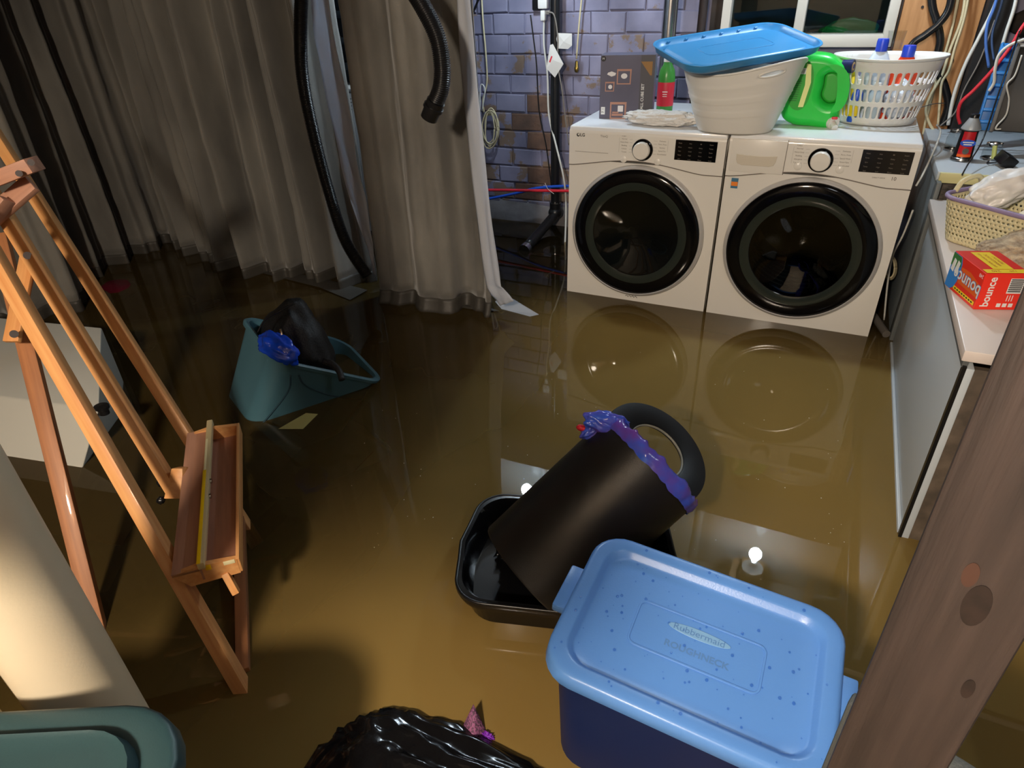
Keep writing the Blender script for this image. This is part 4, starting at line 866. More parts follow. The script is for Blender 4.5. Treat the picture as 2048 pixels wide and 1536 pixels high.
lp = [at(612, 826, 'z', .006), at(636, 828, 'z', .003), at(606, 858, 'z', .0015), at(556, 858, 'z', .0015)]
tag(mesh('soggy_label', lp, [(0, 3, 2, 1)], mat('wet_paper', rgb(176, 164, 100), .5), None, smooth=False), 'wet yellowed paper label on the water beside the teal tote', 'label')

# ------------------------------------------------------------------ black tub with the tipped bin
Mk = TR(.668, -1.745, .095, radians(16))
kt = thing('black_tub', 'shallow black plastic tub floating with the tipped bin inside', 'tub', (.655, -1.745, 0))
def kr(hx, hy, z, r=.08):
    out = []
    for (x, y, zz) in rr(hx, hy, r, z, 8):
        out.append(Vector((x, y, zz)))
    return out
def wavy(R_, k=.016):
    o = []
    for v in R_:
        a = math.atan2(v.y/.18, v.x/.25); f = k*math.exp(-((abs(a)-pi)/.35)**2)+k*math.exp(-(a/.35)**2)
        o.append(Vector((v.x*(1+f/.25*1.0), v.y, v.z)))
    return o
def dense(R_, n=4):
    o = []
    for i in range(len(R_)):
        for k in range(n): o.append(R_[i].lerp(R_[(i+1) % len(R_)], k/n))
    return o
K = lambda hx, hy, z: wavy(dense(kr(hx, hy, z)))
loft('tub_shell', [K(.235, .165, -.17), K(.242, .172, -.08), K(.250, .18, -.03), K(.262, .192, -.028), K(.266, .196, -.012), K(.262, .192, 0), K(.252, .182, .0), K(.245, .175, -.012), K(.232, .162, -.088), K(.18, .12, -.092), K(.05, .04, -.092)], mat('tub_black', rgb(15, 15, 17), .18, coat=.3), kt, Mk, True, True, 50)
sweep('tub_rim', [Mk @ v for v in K(.263, .193, -.002)]+[Mk @ K(.263, .193, -.002)[0]], .0045, BLKP, kt, 8, False)
tag(blob('black_bin_liner', (.50, -1.73, .03), (.065, .045, .022), BLKBAG, None, 4, .2, 8, .1, 8, 4, Matrix.Rotation(radians(100), 4, 'Z')), 'shiny black film scrap lying in the left end of the black tub', 'bag')
cn = thing('black_bin', 'tall black cylindrical waste bin tipped over inside the black tub', 'waste bin', (.62, -1.8, .1))
ca = pd(1052, 1146, 1.655); cb = pd(1291, 927, 1.665); ax = (cb-ca).normalized(); Lc = (cb-ca).length; rc = .156
Mc = frame(ca, ax.orthogonal(), z=ax); Mc = frame(ca, (-FW).cross(ax), z=ax)
lathe('bin_body', [(.0005, .0), (rc*.93, 0), (rc*.955, .006), (rc, Lc), (rc*.985, Lc+.001), (rc*.96, Lc-.03), (rc*.9, .01), (.0005, .01)], BLKM, cn, Mc, 72)
vv = (CAM-cb).normalized(); rn = (ax*cos(radians(44))+vv*sin(radians(44))).normalized(); rcn = cb + ax*.055 + (ax.cross(vv))*(.0)
rcn = pd(1312, 902, 1.70)
Mr = frame(rcn, ax.cross(vv), z=rn)
lathe('lid_ring', [(.082, .004), (.086, .007), (rc*.97, .004), (rc*.985, -.004), (rc*.97, -.012), (.085, -.010), (.082, .004)], mat('lid_black', rgb(14, 14, 15), .5, spec=.3), cn, Mr, 64)
sweep('inner_lip', [Mr @ Vector((.081*cos(2*pi*k/48), .081*sin(2*pi*k/48), 0)) for k in range(49)], .0035, mat('lip_plastic', rgb(150, 146, 130), .4), cn, 6, False)
PUR = mat('blue_purple_liner', rgb(30, 96, 214), .16, c2=rgb(108, 60, 150), scale=14, bump=.5, bscale=22)
bg = thing('bin_bag', 'glossy blue and purple bin bag gathered round the mouth of the black bin', 'bag', cb)
def film(u, v):
    a = 2*pi*u; k = u*40; nz = lambda f, sd: noise.noise(Vector((cos(a)*f, sin(a)*f, sd)))
    hump = .020+.020*abs(nz(1.6, 3))+.008*nz(7, 1)
    prof = ((rc-.022, -.045), (rc-.014, -.01), (rc-.008+.006*nz(6, 4), hump*.7), (rc-.001, hump+.004*nz(12, 8)), (rc+.007+.004*nz(9, 5), hump*.7), (rc+.008+.004*nz(8, 6), .0), (rc+.004+.003*nz(9, 7), -.012-.008*abs(nz(5, 9))))
    t_ = v*(len(prof)-1); i = min(int(t_), len(prof)-2); f = t_-i
    r = prof[i][0]*(1-f)+prof[i+1][0]*f; z = prof[i][1]*(1-f)+prof[i+1][1]*f
    return (r*cos(a), r*sin(a), Lc+z)
grid('gathered_film', film, 200, 12, PUR, bg, Mc, closed=True)
blob('loose_film', pd(1214, 846, 1.61), (.062, .03, .026), PUR, bg, 6, .10, 5, .05, 6, 5, frame((0, 0, 0), RT*.9-UP*.25, z=-FW))
blob('loose_film', pd(1184, 858, 1.63), (.035, .02, .016), PUR, bg, 12, .10, 5, .05, 6, 5, frame((0, 0, 0), RT*.75+UP*.6, z=-FW))
blob('red_tie', pd(1163, 856, 1.63), (.014, .008, .009), RED, bg, 2, .1, sub=3); blob('red_tie', pd(1385, 1003, 1.62), (.007, .006, .010), RED, bg, 3, .1, sub=3)

# ------------------------------------------------------------------ easel
es = thing('wooden_easel', 'tilted beech artist easel with paint-stained tray standing in the water', 'easel', (.1, -2.3, 0))
e1 = Vector((-.63014, .20459, .74539)).normalized(); fn_ = Vector((.66659, .63588, .38898))
def beam(name, p, q, wdt, dpt, m=WOOD, zdir=fn_): return box(name, frame((Vector(p)+Vector(q))/2, Vector(q)-Vector(p), z=zdir), ((Vector(q)-Vector(p)).length, wdt, dpt), m, es, .002)
beam('left_rail', pd(520, 1438, 1.5), pd(-90, 376, 1.5), .038, .030)
beam('right_rail', pd(515, 1090, 1.95), pd(-60, 190, 1.93), .038, .030)
beam('centre_mast', pd(350, 984, 1.72), pd(-60, 316, 1.66), .038, .030)
beam('rear_leg', pd(215, 1340, 1.64), pd(-2, 470, 1.74), .040, .026, WOODR, RT*.3+FW*-1)
beam('strut', pd(60, 500, 1.70), pd(24, 684, 1.64), .040, .014, WOOD, -FW)
for px, py in ((55, 511), (28, 668)): cyl('bolt', pd(px, py, 1.675 if py < 600 else 1.61), pd(px, py, 1.655 if py < 600 else 1.59), .0095, CHROME, es, 16)
dd = Vector((-.70, .714, .03)).normalized(); ww = Vector((.674, .66, -.02)); ww = (ww-ww.dot(dd)*dd).normalized(); uu = dd.cross(ww); uu = -uu if uu.z < 0 else uu
T0 = pd(341, 1150, 1.425); TL = .545; TW = .142; TH = .040
Mt_ = Matrix((dd, ww, uu)).transposed().to_4x4(); Mt_.translation = T0          # local: x along tray, y to the right, z up
def tb_(name, x0, x1, y0, y1, z0, z1, m=WOODT, bv=.0015): 
    M_ = Mt_ @ Matrix.Translation(((x0+x1)/2, (y0+y1)/2, (z0+z1)/2))
    if M_.determinant() < 0: M_ = M_ @ Matrix.Scale(-1, 4, (0, 1, 0))
    return box(name, M_, (x1-x0, y1-y0, z1-z0), m, es, bv)
tb_('tray_shelf', 0, TL, 0, .062, -.012, -.002); tb_('tray_floor', .004, TL-.004, .06, TW-.006, -.040, -.034)
tb_('tray_wall', 0, TL, .056, .064, -.040, -.004); tb_('tray_wall', 0, TL, TW-.008, TW, -.042, .0, WOOD)
for x in (0, TL-.012):
    V = [(x, 0, -.006), (x+.012, 0, -.006), (x+.012, .03, -.05), (x, .03, -.05), (x, .06, .006), (x+.012, .06, .006), (x+.012, TW-.004, -.001), (x, TW-.004, -.001), (x, TW-.006, -.045), (x+.012, TW-.006, -.045)]
    mesh('tray_end', [Mt_ @ Vector(v) for v in V], [(0, 3, 8, 7, 4), (1, 5, 6, 9, 2), (0, 4, 5, 1), (4, 7, 6, 5), (7, 8, 9, 6), (8, 3, 2, 9), (3, 0, 1, 2)], WOOD, es, smooth=False)
lg = tb_('canvas_ledge', -.004, TL+.02, .056, .072, -.004, .016, mat('pale_ledge', rgb(206, 186, 140), .5), .003)
YP = mat('yellow_paint', rgb(250, 205, 20), .35); WP_ = mat('cream_paint', rgb(236, 226, 180), .4)
tb_('paint_streak', -.004, .33, .0565, .0645, .0155, .0172, YP, .0005); tb_('paint_streak', .33, .47, .058, .0635, .0155, .0168, WP_, .0005)
tb_('paint_streak', .0, -.0012, .07, .082, -.012, .003, YP, .0003); tb_('paint_streak', .0, -.0012, .108, .132, -.01, .001, WP_, .0003)
for x in (.235, .295):
    q = Mt_ @ Vector((x, .0725, .004)); cyl('ledge_screw', q, q+ww*.004, .007, CHROME, es, 12)
beam('bottom_bar', pd(479, 1040, 1.93), pd(487, 1345, 1.525), .030, .026, WOODR, (0, 0, 1))
beam('tray_arm', pd(450, 1145, 1.48), pd(473, 1186, 1.49), .022, .016, WOOD, ww)
V0 = pd(342, 975, 1.70)
hexa('mast_block', [V0+RT*x+UP*y+FW*z for x, y, z in ((-.02, -.03, 0), (.03, -.03, 0), (.03, -.03, .05), (-.02, -.03, .05), (.0, .05, 0), (.03, .05, 0), (.03, .05, .05), (.0, .05, .05))], WOOD, es, .003)
for py in (965, 1000): blob('clamp_knob', pd(322, py, 1.73), (.012, .012, .012), BLKP, es, py, .2, 10, .1, 10, 3)
Bk = pd(26, 345, 1.58)
box('top_clamp', frame(Bk, RT*.93+UP*.36, z=(-FW*.5+UP)), (.115, .07, .034), WOODT, es, .002)
for px, py in ((62, 325), (38, 347)): cyl('clamp_bolt', pd(px, py, 1.545), pd(px, py, 1.535), .0075, CHROME, es, 14)
tb_p = pd(22, 402, 1.63); box('clamp_plank', frame(tb_p, RT*.75+UP*.65, z=-FW), (.14, .045, .02), WOODT, es, .002)
beam('side_plank', pd(-40, 465, 1.6), pd(14, 398, 1.6), .045, .02, WOODT)

# ------------------------------------------------------------------ left foreground: white cabinet, cream pipes, teal lid, rubbish bag
wc = thing('white_tank', 'overturned white plastic cabinet half under water behind the easel', 'cabinet', (-1.3, -1.8, 0))
WCM = mat('off_white_plastic', rgb(198, 198, 190), .4)
A_ = at(197, 816, 'z', .2); D_ = at(203, 655, 'z', .25); B_ = A_ + (at(0, 790, 'z', .2)-A_)*1.9; E_ = D_ + (B_-A_)*.95
a0 = at(165, 935, 'z', 0); b0 = at(40, 960, 'z', 0); dirb = (b0-a0).normalized()
lowA = a0+(a0-A_)*.9; lowB = a0+dirb*.62; lowB = lowB+(lowB-B_)*.0; lowB.z = lowA.z
hexa('cabinet_body', [lowA, lowB, E_-Vector((0, 0, .43)), D_-Vector((0, 0, .43)), A_-Vector((0, 0, .006)), B_-Vector((0, 0, .006)), E_, D_], WCM, wc, .006, 3)
q = at(205, 818, 'z', .19); lathe('black_foot', [(.0005, -.02), (.016, -.018), (.016, .0), (.022, .004), (.022, .012), (.0005, .014)], BLKP, wc, Matrix.Translation(q), 20, sx=1.2)
cpp = thing('cream_pipe', 'thick cream vertical pipe in the left foreground', 'pipe', (0, 0, 0)); q = pd(189, 1425, 1.16)
r_ = 1.16*162/1300/2
for o_ in (cpp,): o_.matrix_basis = Matrix.Translation((q.x, q.y, ZF)); WM[o_.name] = o_.matrix_basis.copy()
cyl('pipe_wall', (q.x, q.y, ZF), (q.x, q.y, 2.09), r_, CREAM, cpp, 48)
q = pd(-38, 1470, 1.0); c2 = thing('cream_pipe', 'sliver of a second cream pipe at the bottom left frame edge', 'pipe', (q.x, q.y, ZF)); cyl('pipe_wall', (q.x, q.y, ZF), (q.x, q.y, .62), .035, CREAM, c2, 32)
Mg_ = TR(*at(-215, 1752, 'z', .50), radians(27))
gt = tote('dark_teal_tote', 'dark teal tote lid corner in the bottom left foreground', Mg_ @ Matrix.Translation((0, 0, -.02)), .25, .17, .60, TEALD, .88, .06, .004)
lidmesh(gt, Mg_, .285, .205, TEALD, 'lid', .11, .03, -.014, .05)
plate('lid_moulding', [(a, b) for a, b, c in rr(.18, .10, .06, 0)], TEALD, gt, Mg_ @ Matrix.Translation((0, 0, .0155)), .010, .004)
tag(blob('rubbish_bag', pd(915, 1652, 1.36)+Vector((.055, -.068, .0)), (.44, .24, .205), BLKBAG, None, 21, .03, 5, .034, 14, 6, shape=lambda co, p: Vector([c*abs(q)**-.38 if abs(q) > 1e-3 else 0 for c, q in zip(co, p)])*.93), 'shiny crinkled black rubbish bag at the bottom centre of the picture', 'bag')
ms = thing('mesh_pouch', 'small purple mesh sachet caught on the black rubbish bag', 'pouch', at(950, 1450, 'z', .02))
q = at(948, 1452, 'z', .01); MSH = mat('purple_mesh', rgb(150, 90, 130), .7, c2=rgb(90, 60, 80), scale=220, sharp=(.45, .55), bump=.8, bscale=250)
bm = [q+RT*x+UP*y-FW*z for x, y, z in ((-.034, -.022, 0), (.034, -.026, 0), (.0, -.02, -.045), (-.002, .042, -.01), (0, -.01, .03))]
o = mesh('sachet', bm, [(0, 1, 4), (1, 3, 4), (3, 0, 4), (0, 3, 2), (3, 1, 2), (1, 0, 2)], MSH, ms, smooth=True); md = o.modifiers.new('b', 'SUBSURF'); md.levels = 2; md.render_levels = 2; md.subdivision_type = 'SIMPLE'
blob('ribbon', q+RT*.030-UP*.018-FW*.01, (.018, .008, .014), mat('violet_ribbon', rgb(120, 40, 170), .5), ms, 4, .3, 10, .2, 9, 4)
tube('drawstring', [q+RT*.045-UP*.012, q+RT*.065-UP*.018, q+RT*.082-UP*.024], .0022, BLKP, ms, 5)
tag(blob('red_float', at(235, 580, 'z', -.024), (.16, .10, .033), mat('deep_red_plastic', rgb(96, 12, 34), .4), None, 2, .05, crease=0, sub=4, rot=Matrix.Rotation(-.5, 4, 'Z')), 'dull red object just under the water at the foot of the wide curtain', 'float')
random.seed(5); V = []; Fc = []
for k in range(90):
    px, py = random.uniform(700, 1700), random.uniform(700, 1100); p = at(px, py, 'z', .0006); r2 = random.uniform(.0006, .0018); i = len(V)
    V += [p+Vector((r2*cos(a), r2*1.2*sin(a), 0)) for a in (0, 1.3, 2.5, 3.8, 5)]; Fc.append(tuple(range(i, i+5)))
tag(mesh('floating_specks', V, Fc, PAPER, None, smooth=False), 'scattered tiny specks floating on the brown water', 'debris', kind='stuff')

# ------------------------------------------------------------------ things on the right hand counters
Rz = Matrix.Rotation(math.atan2(.325, .9457), 4, 'Z'); Mx = Matrix.Translation((1.494, -1.022, .602)) @ Rz; bw, bd, bh = .105, .161, .097
db = thing('dryer_sheet_box', 'red box of dryer sheets lying upside down on the near counter', 'box', (1.494, -1.022, .602))
box('carton', Mx @ Matrix.Translation((bw/2, bd/2, bh/2)), (bw, bd, bh), mat('carton_red', rgb(222, 40, 26), .35, c2=rgb(232, 52, 34), scale=4), db, .001, 1)
YL = mat('carton_yellow', rgb(246, 214, 40), .4); SKY = mat('carton_sky', rgb(50, 130, 210), .4); GRN = mat('carton_green', rgb(60, 120, 60), .4); ORN = mat('carton_orange', rgb(226, 96, 30), .4)
Ms = Mx @ frame((-.0008, 0, 0), (0, -1, 0), y=(0, 0, 1))      # left long face, seen from outside: x towards the camera, y up
Ms = Mx @ frame((-.0008, bd, 0), (0, -1, 0), y=(0, 0, 1))
plate('sky_picture', [(.001, .002), (.030, .002), (.044, .012), (.052, .030), (.055, .055), (.052, .078), (.043, .094), (.001, .095)], SKY, db, Ms, .0004)
plate('hill_picture', [(.0, .06), (.03, .062), (.05, .07), (.042, .093), (.0, .094)], GRN, db, Ms @ Matrix.Translation((0, 0, .0004)), .0004)
for k in range(2): plate('laundry_picture', [(.006+.02*k, .05), (.022+.02*k, .046), (.024+.02*k, .078), (.012+.02*k, .082)], PRINTW, db, Ms @ Matrix.Translation((0, 0, .0008)), .0004)
plate('tan_band', [(.056, .03), (.156, .03), (.156, .062), (.1, .075), (.056, .072)], ORN, db, Ms, .0003)
text([('bounce', .097, .048, .046, pi, .035)], SKY, db, Ms @ Matrix.Translation((0, 0, .0008)), 'brand_outline')
text([('bounce', .097, .048, .046, pi, .012)], PRINTW, db, Ms @ Matrix.Translation((0, 0, .0014)), 'brand_lettering')
rects('yellow_strip', [(.045, .008, .155, .018)], YL, db, Ms); rects('strip_print', [(.052+.0125*k, .011, .060+.0125*k, .015) for k in range(8)], PRINTD, db, Ms @ Matrix.Translation((0, 0, .0004)))
text([('240', .148, .086, .013, pi, .01)], PRINTW, db, Ms @ Matrix.Translation((0, 0, .0006)), 'count_lettering')
Mr_ = Mx @ frame((0, -.0008, 0), (1, 0, 0), y=(0, 0, 1))
text([('bounce', .022, .048, .027, pi/2, .02)], PRINTW, db, Mr_, 'brand_lettering')
rects('barcode', [(.062, .045, .096, .085)], PRINTW, db, Mr_); rects('barcode_bars', [(.064, .049+.0052*k, .094, .052+.0052*k) for k in range(7)], PRINTD, db, Mr_ @ Matrix.Translation((0, 0, .0004)))
rects('small_print', [(.05+.014*k, .008, .060+.014*k, .018) for k in range(3)], PRINTW, db, Mr_); rects('small_print', [(.068+.006*k, .024, .070+.006*k, .04) for k in range(3)], PRINTW, db, Mr_)
Mt2 = Mx @ frame((0, 0, bh+.0008), (0, 1, 0), y=(-1, 0, 0)) 
rects('yellow_panel', [(.004, -.100, .028, -.004), (.030, -.078, .148, -.030)], YL, db, Mt2)
text([('LIVE MORE. WORRY LESS.', .09, -.044, .0085, 0), ('WRINKLES STATIC', .09, -.058, .010), ('FRESH 3 IN 1', .09, -.070, .010), ('240', .016, -.03, .014, pi/2), ('120', .016, -.07, .012, pi/2)], mat('print_red', rgb(170, 40, 20), .5), db, Mt2 @ Matrix.Translation((0, 0, .0004)), 'panel_lettering')

# woven basket
wb_ = thing('woven_basket', 'cream woven plastic basket with mauve rim on the near counter', 'basket', (1.6, -.35, .602))
ra = at(1886, 392, 'z', .735); rb = at(2052, 436, 'z', .735); rx_ = (rb-ra); rx_.z = 0; rx_.normalize(); ry_ = Vector((-rx_.y, rx_.x, 0))
if ry_.y < 0: ry_ = -ry_
BLn, BWd = .36, .25; bc = Vector((ra.x, ra.y, .602)) + rx_*(BLn/2-.015) + ry_*(BWd/2)
Mw_ = frame(bc, rx_, y=ry_)
BASK = mat('cream_woven', rgb(214, 202, 160), .5, bump=.6, bscale=150); MAU = mat('mauve_rim', rgb(142, 124, 156), .5)
def wfn(u, v):
    f = .86+.14*v; hx_, hy_ = BLn/2*f, BWd/2*f; P_ = rr(hx_, hy_, .06, 0, 8); n = len(P_); k = u*n; i = int(k) % n; t_ = k-int(k)
    x = P_[i][0]*(1-t_)+P_[(i+1) % n][0]*t_; y = P_[i][1]*(1-t_)+P_[(i+1) % n][1]*t_; return (x, y, .133*v)
# even arc-length parameter
_C = [Vector(wfn(k/720, 1)) for k in range(721)]; _S = [0]
for i in range(720): _S.append(_S[-1]+(_C[i+1]-_C[i]).length)
def upar(u):
    s = (u % 1)*_S[-1]; lo, hi = 0, 720
    while hi-lo > 1:
        m_ = (lo+hi)//2
        if _S[m_] <= s: lo = m_
        else: hi = m_
    return (lo+(s-_S[lo])/(_S[hi]-_S[lo]+1e-12))/720
def wf2(u, v):
    x, y, z = wfn(upar(u), v); return (x+.0012*sin(u*2*pi*76), y, z)
cells = []; NW = 76
for j in range(9):
    for i in range(NW):
        u0 = (i+(.5 if j % 2 else 0))/NW; cells.append((u0, .06+.094*j, u0+1/NW, .06+.094*(j+1), .27/NW, .030, 'd'))
for i in range(NW): cells.append((i/NW, 0, (i+1)/NW, .06, 0, 0, '')); cells.append((i/NW, .906, (i+1)/NW, 1, 0, 0, ''))
perforated('woven_wall', wf2, cells, BASK, wb_, Mw_, .003)
loft('basket_base', [[Vector(wfn(k/60, 0)) for k in range(60)]], BASK, wb_, Mw_, True, False)
sweep('mauve_rim', [Vector(wfn(k/120, 1)) for k in range(121)], [.0065+.001*(k % 2) for k in range(121)], MAU, wb_, 8, False, 1, Mw_)
hp = [Mw_ @ Vector((-BLn/2*1.0, -.05, .133)), Mw_ @ Vector((-BLn/2*.98, -.03, .165)), Mw_ @ Vector((-BLn/2*.95, .03, .172)), Mw_ @ Vector((-BLn/2*.97, .07, .133))]
tube('basket_handle', hp, .008, BASK, wb_, 8)
tag(blob('white_plastic_bag', Mw_ @ Vector((-.085, .02, .150)), (.10, .06, .055), mat('white_film', rgb(226, 222, 218), .3, sss=.1, bump=.4, bscale=25), None, 14, .12, 5, .04, 6, 5, Matrix.Rotation(.35, 4, 'Z') @ Matrix.Rotation(-.45, 4, 'Y')), 'crumpled white plastic bag spilling from the woven basket', 'bag')
for k, (x, y, z, a, lab) in enumerate(((.075, -.02, .135, -.45, 'printed paper packet with dark bands standing in the woven basket'), (.145, -.06, .125, -.2, 'second cream paper sheet at the right edge of the woven basket'))):
    t = thing('paper_packet', lab, 'paper', Mw_ @ Vector((x, y, z))); Mq = Mw_ @ Matrix.Translation((x, y, z)) @ Matrix.Rotation(a, 4, 'Z') @ Matrix.Rotation(radians(35), 4, 'X')
    box('packet', Mq, (.10, .12, .004), mat('packet_paper', rgb(216, 204, 176), .6), t, .001, 1)
    rects('packet_print', [(-.045, .01, .045, .018), (-.045, -.03, .045, -.024), (-.045, .035, -.03, .05), (-.02, .035, -.005, .05), (.005, .035, .02, .05)], PRINTD, t, Mq @ Matrix.Translation((0, 0, .0026)))
    rects('packet_lines', [(-.04, -.02+.005*q, .04, -.0185+.005*q) for q in range(5)], PRINT, t, Mq @ Matrix.Translation((0, 0, .0026)))
tag(blob('shag_rug', (1.71, -.72, .662), (.20, .15, .062), mat('tan_shag', rgb(208, 184, 150), .9, c2=rgb(140, 116, 92), scale=45, bump=1, bscale=160), None, 15, .06, 5, .022, 40, 6, Matrix.Rotation(radians(25), 4, 'Z'), floor=-.06), 'folded tan shaggy rug between the woven basket and the red box', 'rug')

# far counter top
ZC = .6905
def onc(px, py): return at(px, py, 'z', ZC)
bf = thing('fluid_bottle', 'black bottle with silver cone shoulder and red label on the far counter', 'bottle', onc(1922, 322)); q = onc(1922, 320); Mq = Matrix.Translation(q) @ Matrix.Rotation(radians(16), 4, 'Z')
lathe('bottle_body', [(.0005, 0), (.036, 0), (.038, .004), (.037, .012), (.033, .02), (.029, .10), (.030, .118)], BLKP, bf, Mq, 40)
lathe('bottle_foot', [(.0375, .001), (.0395, .004), (.038, .012), (.0355, .014)], SILVER, bf, Mq, 40)
lathe('silver_shoulder', [(.031, .114), (.034, .118), (.032, .124), (.016, .156), (.0145, .158)], mat('silver_plastic', rgb(170, 172, 174), .35, metal=.4), bf, Mq, 40)
lathe('screw_cap', [(.0155, .154), (.0155, .168), (.013, .171), (.0005, .171)], BLKP, bf, Mq, 24)
def cyl_label(name, r0, r1, z0, z1, a0, a1, m, n=12):
    V = []; Fc = []
    for k in range(n+1):
        a = a0+(a1-a0)*k/n
        V += [(r0*cos(a), r0*sin(a), z0), (r1*cos(a), r1*sin(a), z1)]
    for k in range(n): Fc.append((2*k, 2*k+2, 2*k+3, 2*k+1))
    return mesh(name, V, Fc, m, bf, Mq)
cyl_label('red_label', .0342, .0298, .018, .110, radians(-150), radians(-65), mat('bottle_red', rgb(190, 30, 40), .35))
cyl_label('orange_band', .0346, .0338, .018, .028, radians(-150), radians(-65), ORN)
Ma = Mq @ Matrix.Rotation(radians(-105), 4, 'Z') @ frame((.0345, 0, .07), (0, 1, 0), y=(-.05, 0, 1))
plate('oval_badge', disc(0, 0, .026, 28, .0125), BLUE, bf, Ma, .002); rects('badge_print', [(-.018, .001, .018, .005), (-.014, -.007, .014, -.003)], PRINTW, bf, Ma @ Matrix.Translation((0, 0, .0013)))
plate('round_seal', disc(0, -.030, .011, 20), SILVER, bf, Ma, .001)
for (px, py, r2, h2, lab) in ((1903, 300, .030, .07, 'small clear glass jar behind the black fluid bottle'), (1980, 318, .034, .05, 'low round glass jar with grey base right of the fluid bottle')):
    q = onc(px, py); t = thing('glass_jar', lab, 'jar', q); Mj2 = Matrix.Translation(q)
    lathe('jar_wall', [(.0005, .001), (r2, .002), (r2, h2*.7), (r2*.8, h2)], CLEAR, t, Mj2, 28); lathe('jar_base', [(.0005, 0), (r2*1.04, 0), (r2*1.04, .006), (r2*.9, .008)], SILVER, t, Mj2, 28); lathe('jar_neck', [(r2*.8, h2), (r2*.84, h2+.003), (r2*.84, h2+.010), (r2*.78, h2+.012)], SILVER, t, Mj2, 28)
q = onc(2005, 330); ac = thing('charger_block', 'chunky black charger tilted on the edge of the far counter', 'charger', q)
box('charger_body', Matrix.Translation(q+Vector((.0, -.03, .025))) @ Matrix.Rotation(.5, 4, 'Y') @ Matrix.Rotation(.3, 4, 'Z'), (.05, .07, .04), BLKP, ac, .004)
tube('charger_lead', [q+Vector((0, -.02, .02)), q+Vector((-.03, -.02, .012)), q+Vector((-.05, .0, .004)), q+Vector((-.04, .04, .004))], .003, BLKP, ac, 6)
q = at(2046, 372, 'z', .62); sb = thing('spray_bottle', 'clear spray bottle with yellow and black label at the right frame edge', 'bottle', q); Mq3 = Matrix.Translation((1.70, -.18, .602))
lathe('bottle_body', [(.0005, 0), (.034, 0), (.036, .01), (.036, .13), (.026, .16), (.014, .18)], CLEAR, sb, Mq3, 32); lathe('bottle_label', [(.0365, .02), (.0368, .022), (.0368, .11), (.0365, .112)], mat('label_charcoal', rgb(70, 70, 66), .5), sb, Mq3, 32)
lathe('yellow_band', [(.037, .102), (.0373, .114), (.037, .116)], YEL, sb, Mq3, 32); lathe('yellow_band', [(.037, .022), (.0373, .036), (.037, .038)], YEL, sb, Mq3, 32); lathe('spray_collar', [(.017, .175), (.018, .20), (.012, .23), (.0005, .232)], SILVER, sb, Mq3, 24)
# blue plastic crate side and black screen standing behind
bs = thing('blue_crate', 'upright blue plastic rack with moulded ribs on the far counter', 'rack', onc(1990, 265))
p0 = pw(1965, 262, .52); p1 = pw(2020, 88, .60); dv = (p1-p0)
BLR = mat('blue_rack_plastic', rgb(40, 120, 190), .4)
Mbc = frame((p0+p1)/2+Vector((.012, .02, 0)), dv, y=(1, 0, 0)); box('rack_web', Mbc, (dv.length, .075, .02), BLR, bs, .004)
for k in range(7): box('rack_rib', Mbc @ Matrix.Translation((-dv.length/2+.03+k*(dv.length-.05)/6, 0, .018 if Mbc.col[2].y < 0 else -.018)), (.012, .07, .03), BLR, bs, .003)
for s in (-1, 1): box('rack_flange', Mbc @ Matrix.Translation((0, s*.036, .012 if Mbc.col[2].y < 0 else -.012)), (dv.length, .008, .03), BLR, bs, .003)
sc = thing('black_screen', 'black flat panel leaning at the right frame edge behind the counter', 'screen', (1.85, .3, .7))
c0_ = pw(1986, 262, .36); c1_ = pw(2030, 92, .44); dvs = c1_-c0_; xr = Vector((1, -.12, 0)).normalized()
Mss = frame(c0_+dvs/2+xr*.20, xr, y=dvs); box('panel', Mss, (.40, dvs.length, .02), mat('screen_black', rgb(16, 14, 14), .5), sc, .003)
for s in (-1,): box('frame_bar', Mss @ Matrix.Translation((s*.198, 0, .008)), (.014, dvs.length+.01, .03), mat('frame_grey', rgb(86, 84, 82), .5), sc, .003)
box('frame_bar', Mss @ Matrix.Translation((0, dvs.length/2, .008)), (.40, .014, .03), mat('frame_grey2', rgb(150, 150, 150), .4), sc, .003)
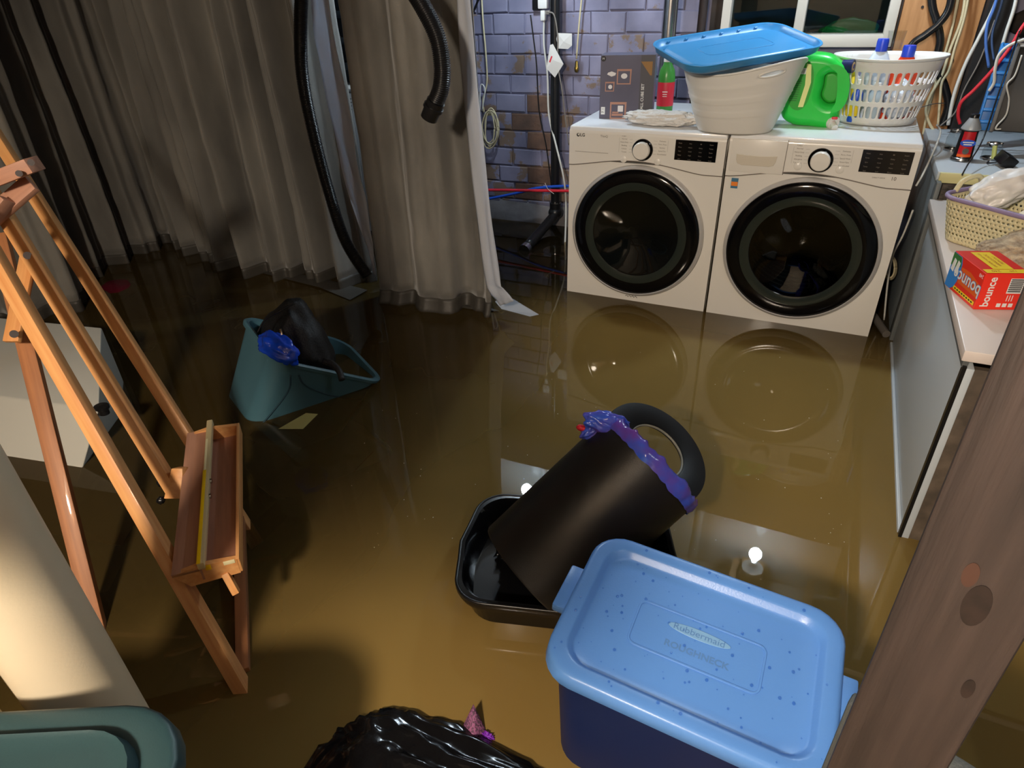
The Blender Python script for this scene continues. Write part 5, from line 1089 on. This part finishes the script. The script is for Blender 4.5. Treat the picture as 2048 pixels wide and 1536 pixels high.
# cable jungle
rc_ = .85
C_ = [('white_cable', 'off-white cable in front of the plywood, leftmost of the bundle', [(1925, -60), (1912, 20), (1895, 90), (1880, 135), (1868, 180), (1852, 240), (1846, 270)], .90, .006, YCORD),
 ('white_cable', 'off-white cable that loops beside the washer top', [(1935, -60), (1925, 30), (1900, 100), (1884, 150), (1862, 190), (1852, 220), (1858, 245), (1868, 262)], .88, .0065, YCORD),
 ('white_cable', 'thin off-white cable crossing the plywood on the bundle right side', [(1945, -60), (1930, 30), (1910, 95), (1898, 140), (1884, 165), (1880, 200), (1876, 250)], .87, .0055, YCORD),
 ('white_cable', 'thick white cable sweeping over the black stud to the far counter', [(2010, -60), (1990, 10), (1958, 75), (1930, 130), (1908, 190), (1896, 250)], .80, .0075, WCORD),
 ('white_cable', 'white cable at top right dropping onto the blue rack', [(2042, -60), (2030, 10), (2014, 60), (2005, 90)], .70, .007, WCORD),
 ('blue_cable', 'pale blue cable bowing down above the blue rack', [(2008, -60), (1990, 10), (1975, 50), (1972, 90), (1978, 135)], .72, .006, mat('pale_blue_cord', rgb(70, 110, 180), .5)),
 ('blue_cable', 'second fainter blue cable right of the first one', [(2018, -60), (2002, 10), (1986, 60), (1984, 90), (1988, 120)], .74, .0045, mat('dim_blue_cord', rgb(60, 84, 124), .5)),
 ('red_cable', 'red cable curving from the right edge down to the fluid bottle', [(2075, 20), (2046, 52), (2020, 95), (1985, 140), (1948, 180), (1922, 205), (1916, 230), (1920, 248)], .45, .0065, RED),
 ('thick_black_cable', 'fat black hose crossing the plywood towards the window', [(1908, -60), (1900, 10), (1880, 45), (1850, 70), (1828, 85), (1812, 110)], .86, .016, BLKP),
 ('thick_black_cable', 'fat black cable running down the middle of the plywood', [(1858, -60), (1864, 10), (1872, 40), (1880, 80), (1872, 130), (1888, 170), (1896, 210), (1884, 250)], .89, .017, BLKP),
 ('dark_cable', 'thin dark cable drooping over the stud to the counter', [(1990, 40), (1960, 120), (1928, 180), (1910, 225), (1880, 252)], .75, .003, PRINT),
 ('dark_cable', 'thin black cord falling across the blue rack and counter edge', [(2040, 60), (2020, 120), (1996, 190), (1965, 280), (1935, 330), (1924, 350)], [.3, .3, .28, .2, .03, 0], .0028, BLKP),
 ('tangled_cable', 'tangled pale cord hanging in front of the black screen', [(2044, 110), (2030, 150), (2014, 170), (2018, 200), (2012, 230), (1995, 250), (1992, 258), (2002, 258)], .28, .003, WCORD),
 ('white_lead', 'white lead with bare end hanging over the blue rack', [(2060, 75), (2020, 90), (1998, 110), (1990, 140), (1988, 165), (1978, 182)], .42, .006, WCORD),
 ('white_lead', 'thin white lead running down between washer and far counter', [(1874, 250), (1880, 270), (1850, 340), (1832, 372)], [.6, .4, .2, .15], .004, WCORD),
 ('white_lead', 'low white lead in the gap right of the washer', [(1826, 420), (1806, 470), (1786, 510), (1776, 560), (1768, 640)], [.2, .2, .2, .2, .2], .004, WCORD),
 ('cable_tie', 'thin black tie across the cable bundle on the plywood', [(1838, 216), (1866, 208), (1892, 206)], .845, .002, BLKP)]
for nme, lab, pix, Y, r, m in C_: cable(nme, lab, pix, Y, r, m)
cyl_t = tag(cyl('float_plug', pw(1990, 292, .24), pw(1987, 318, .22), .008, mat('pale_green_plastic', rgb(190, 200, 120), .4)), 'pale green fishing-float shaped plug hanging by the charger', 'plug')
t = thing('rope_coil', 'coil of tan rope hanging in the gap right of the washer', 'rope', pw(1780, 530, .25))
for k in range(5): tube('rope_loop', [pw(1780+(9+k)*cos(a), 535+(20+k)*sin(a), .25+.01*k) for a in [2*pi*i/12 for i in range(13)]], .0035, YCORD, t, 6, 4)
tag(cyl('grey_pipe_stub', (1.40, .18, .02), (1.45, .02, .015), .016, mat('grey_stub', rgb(96, 90, 84), .6)), 'short grey pipe end lying at the water beside the washer', 'pipe')
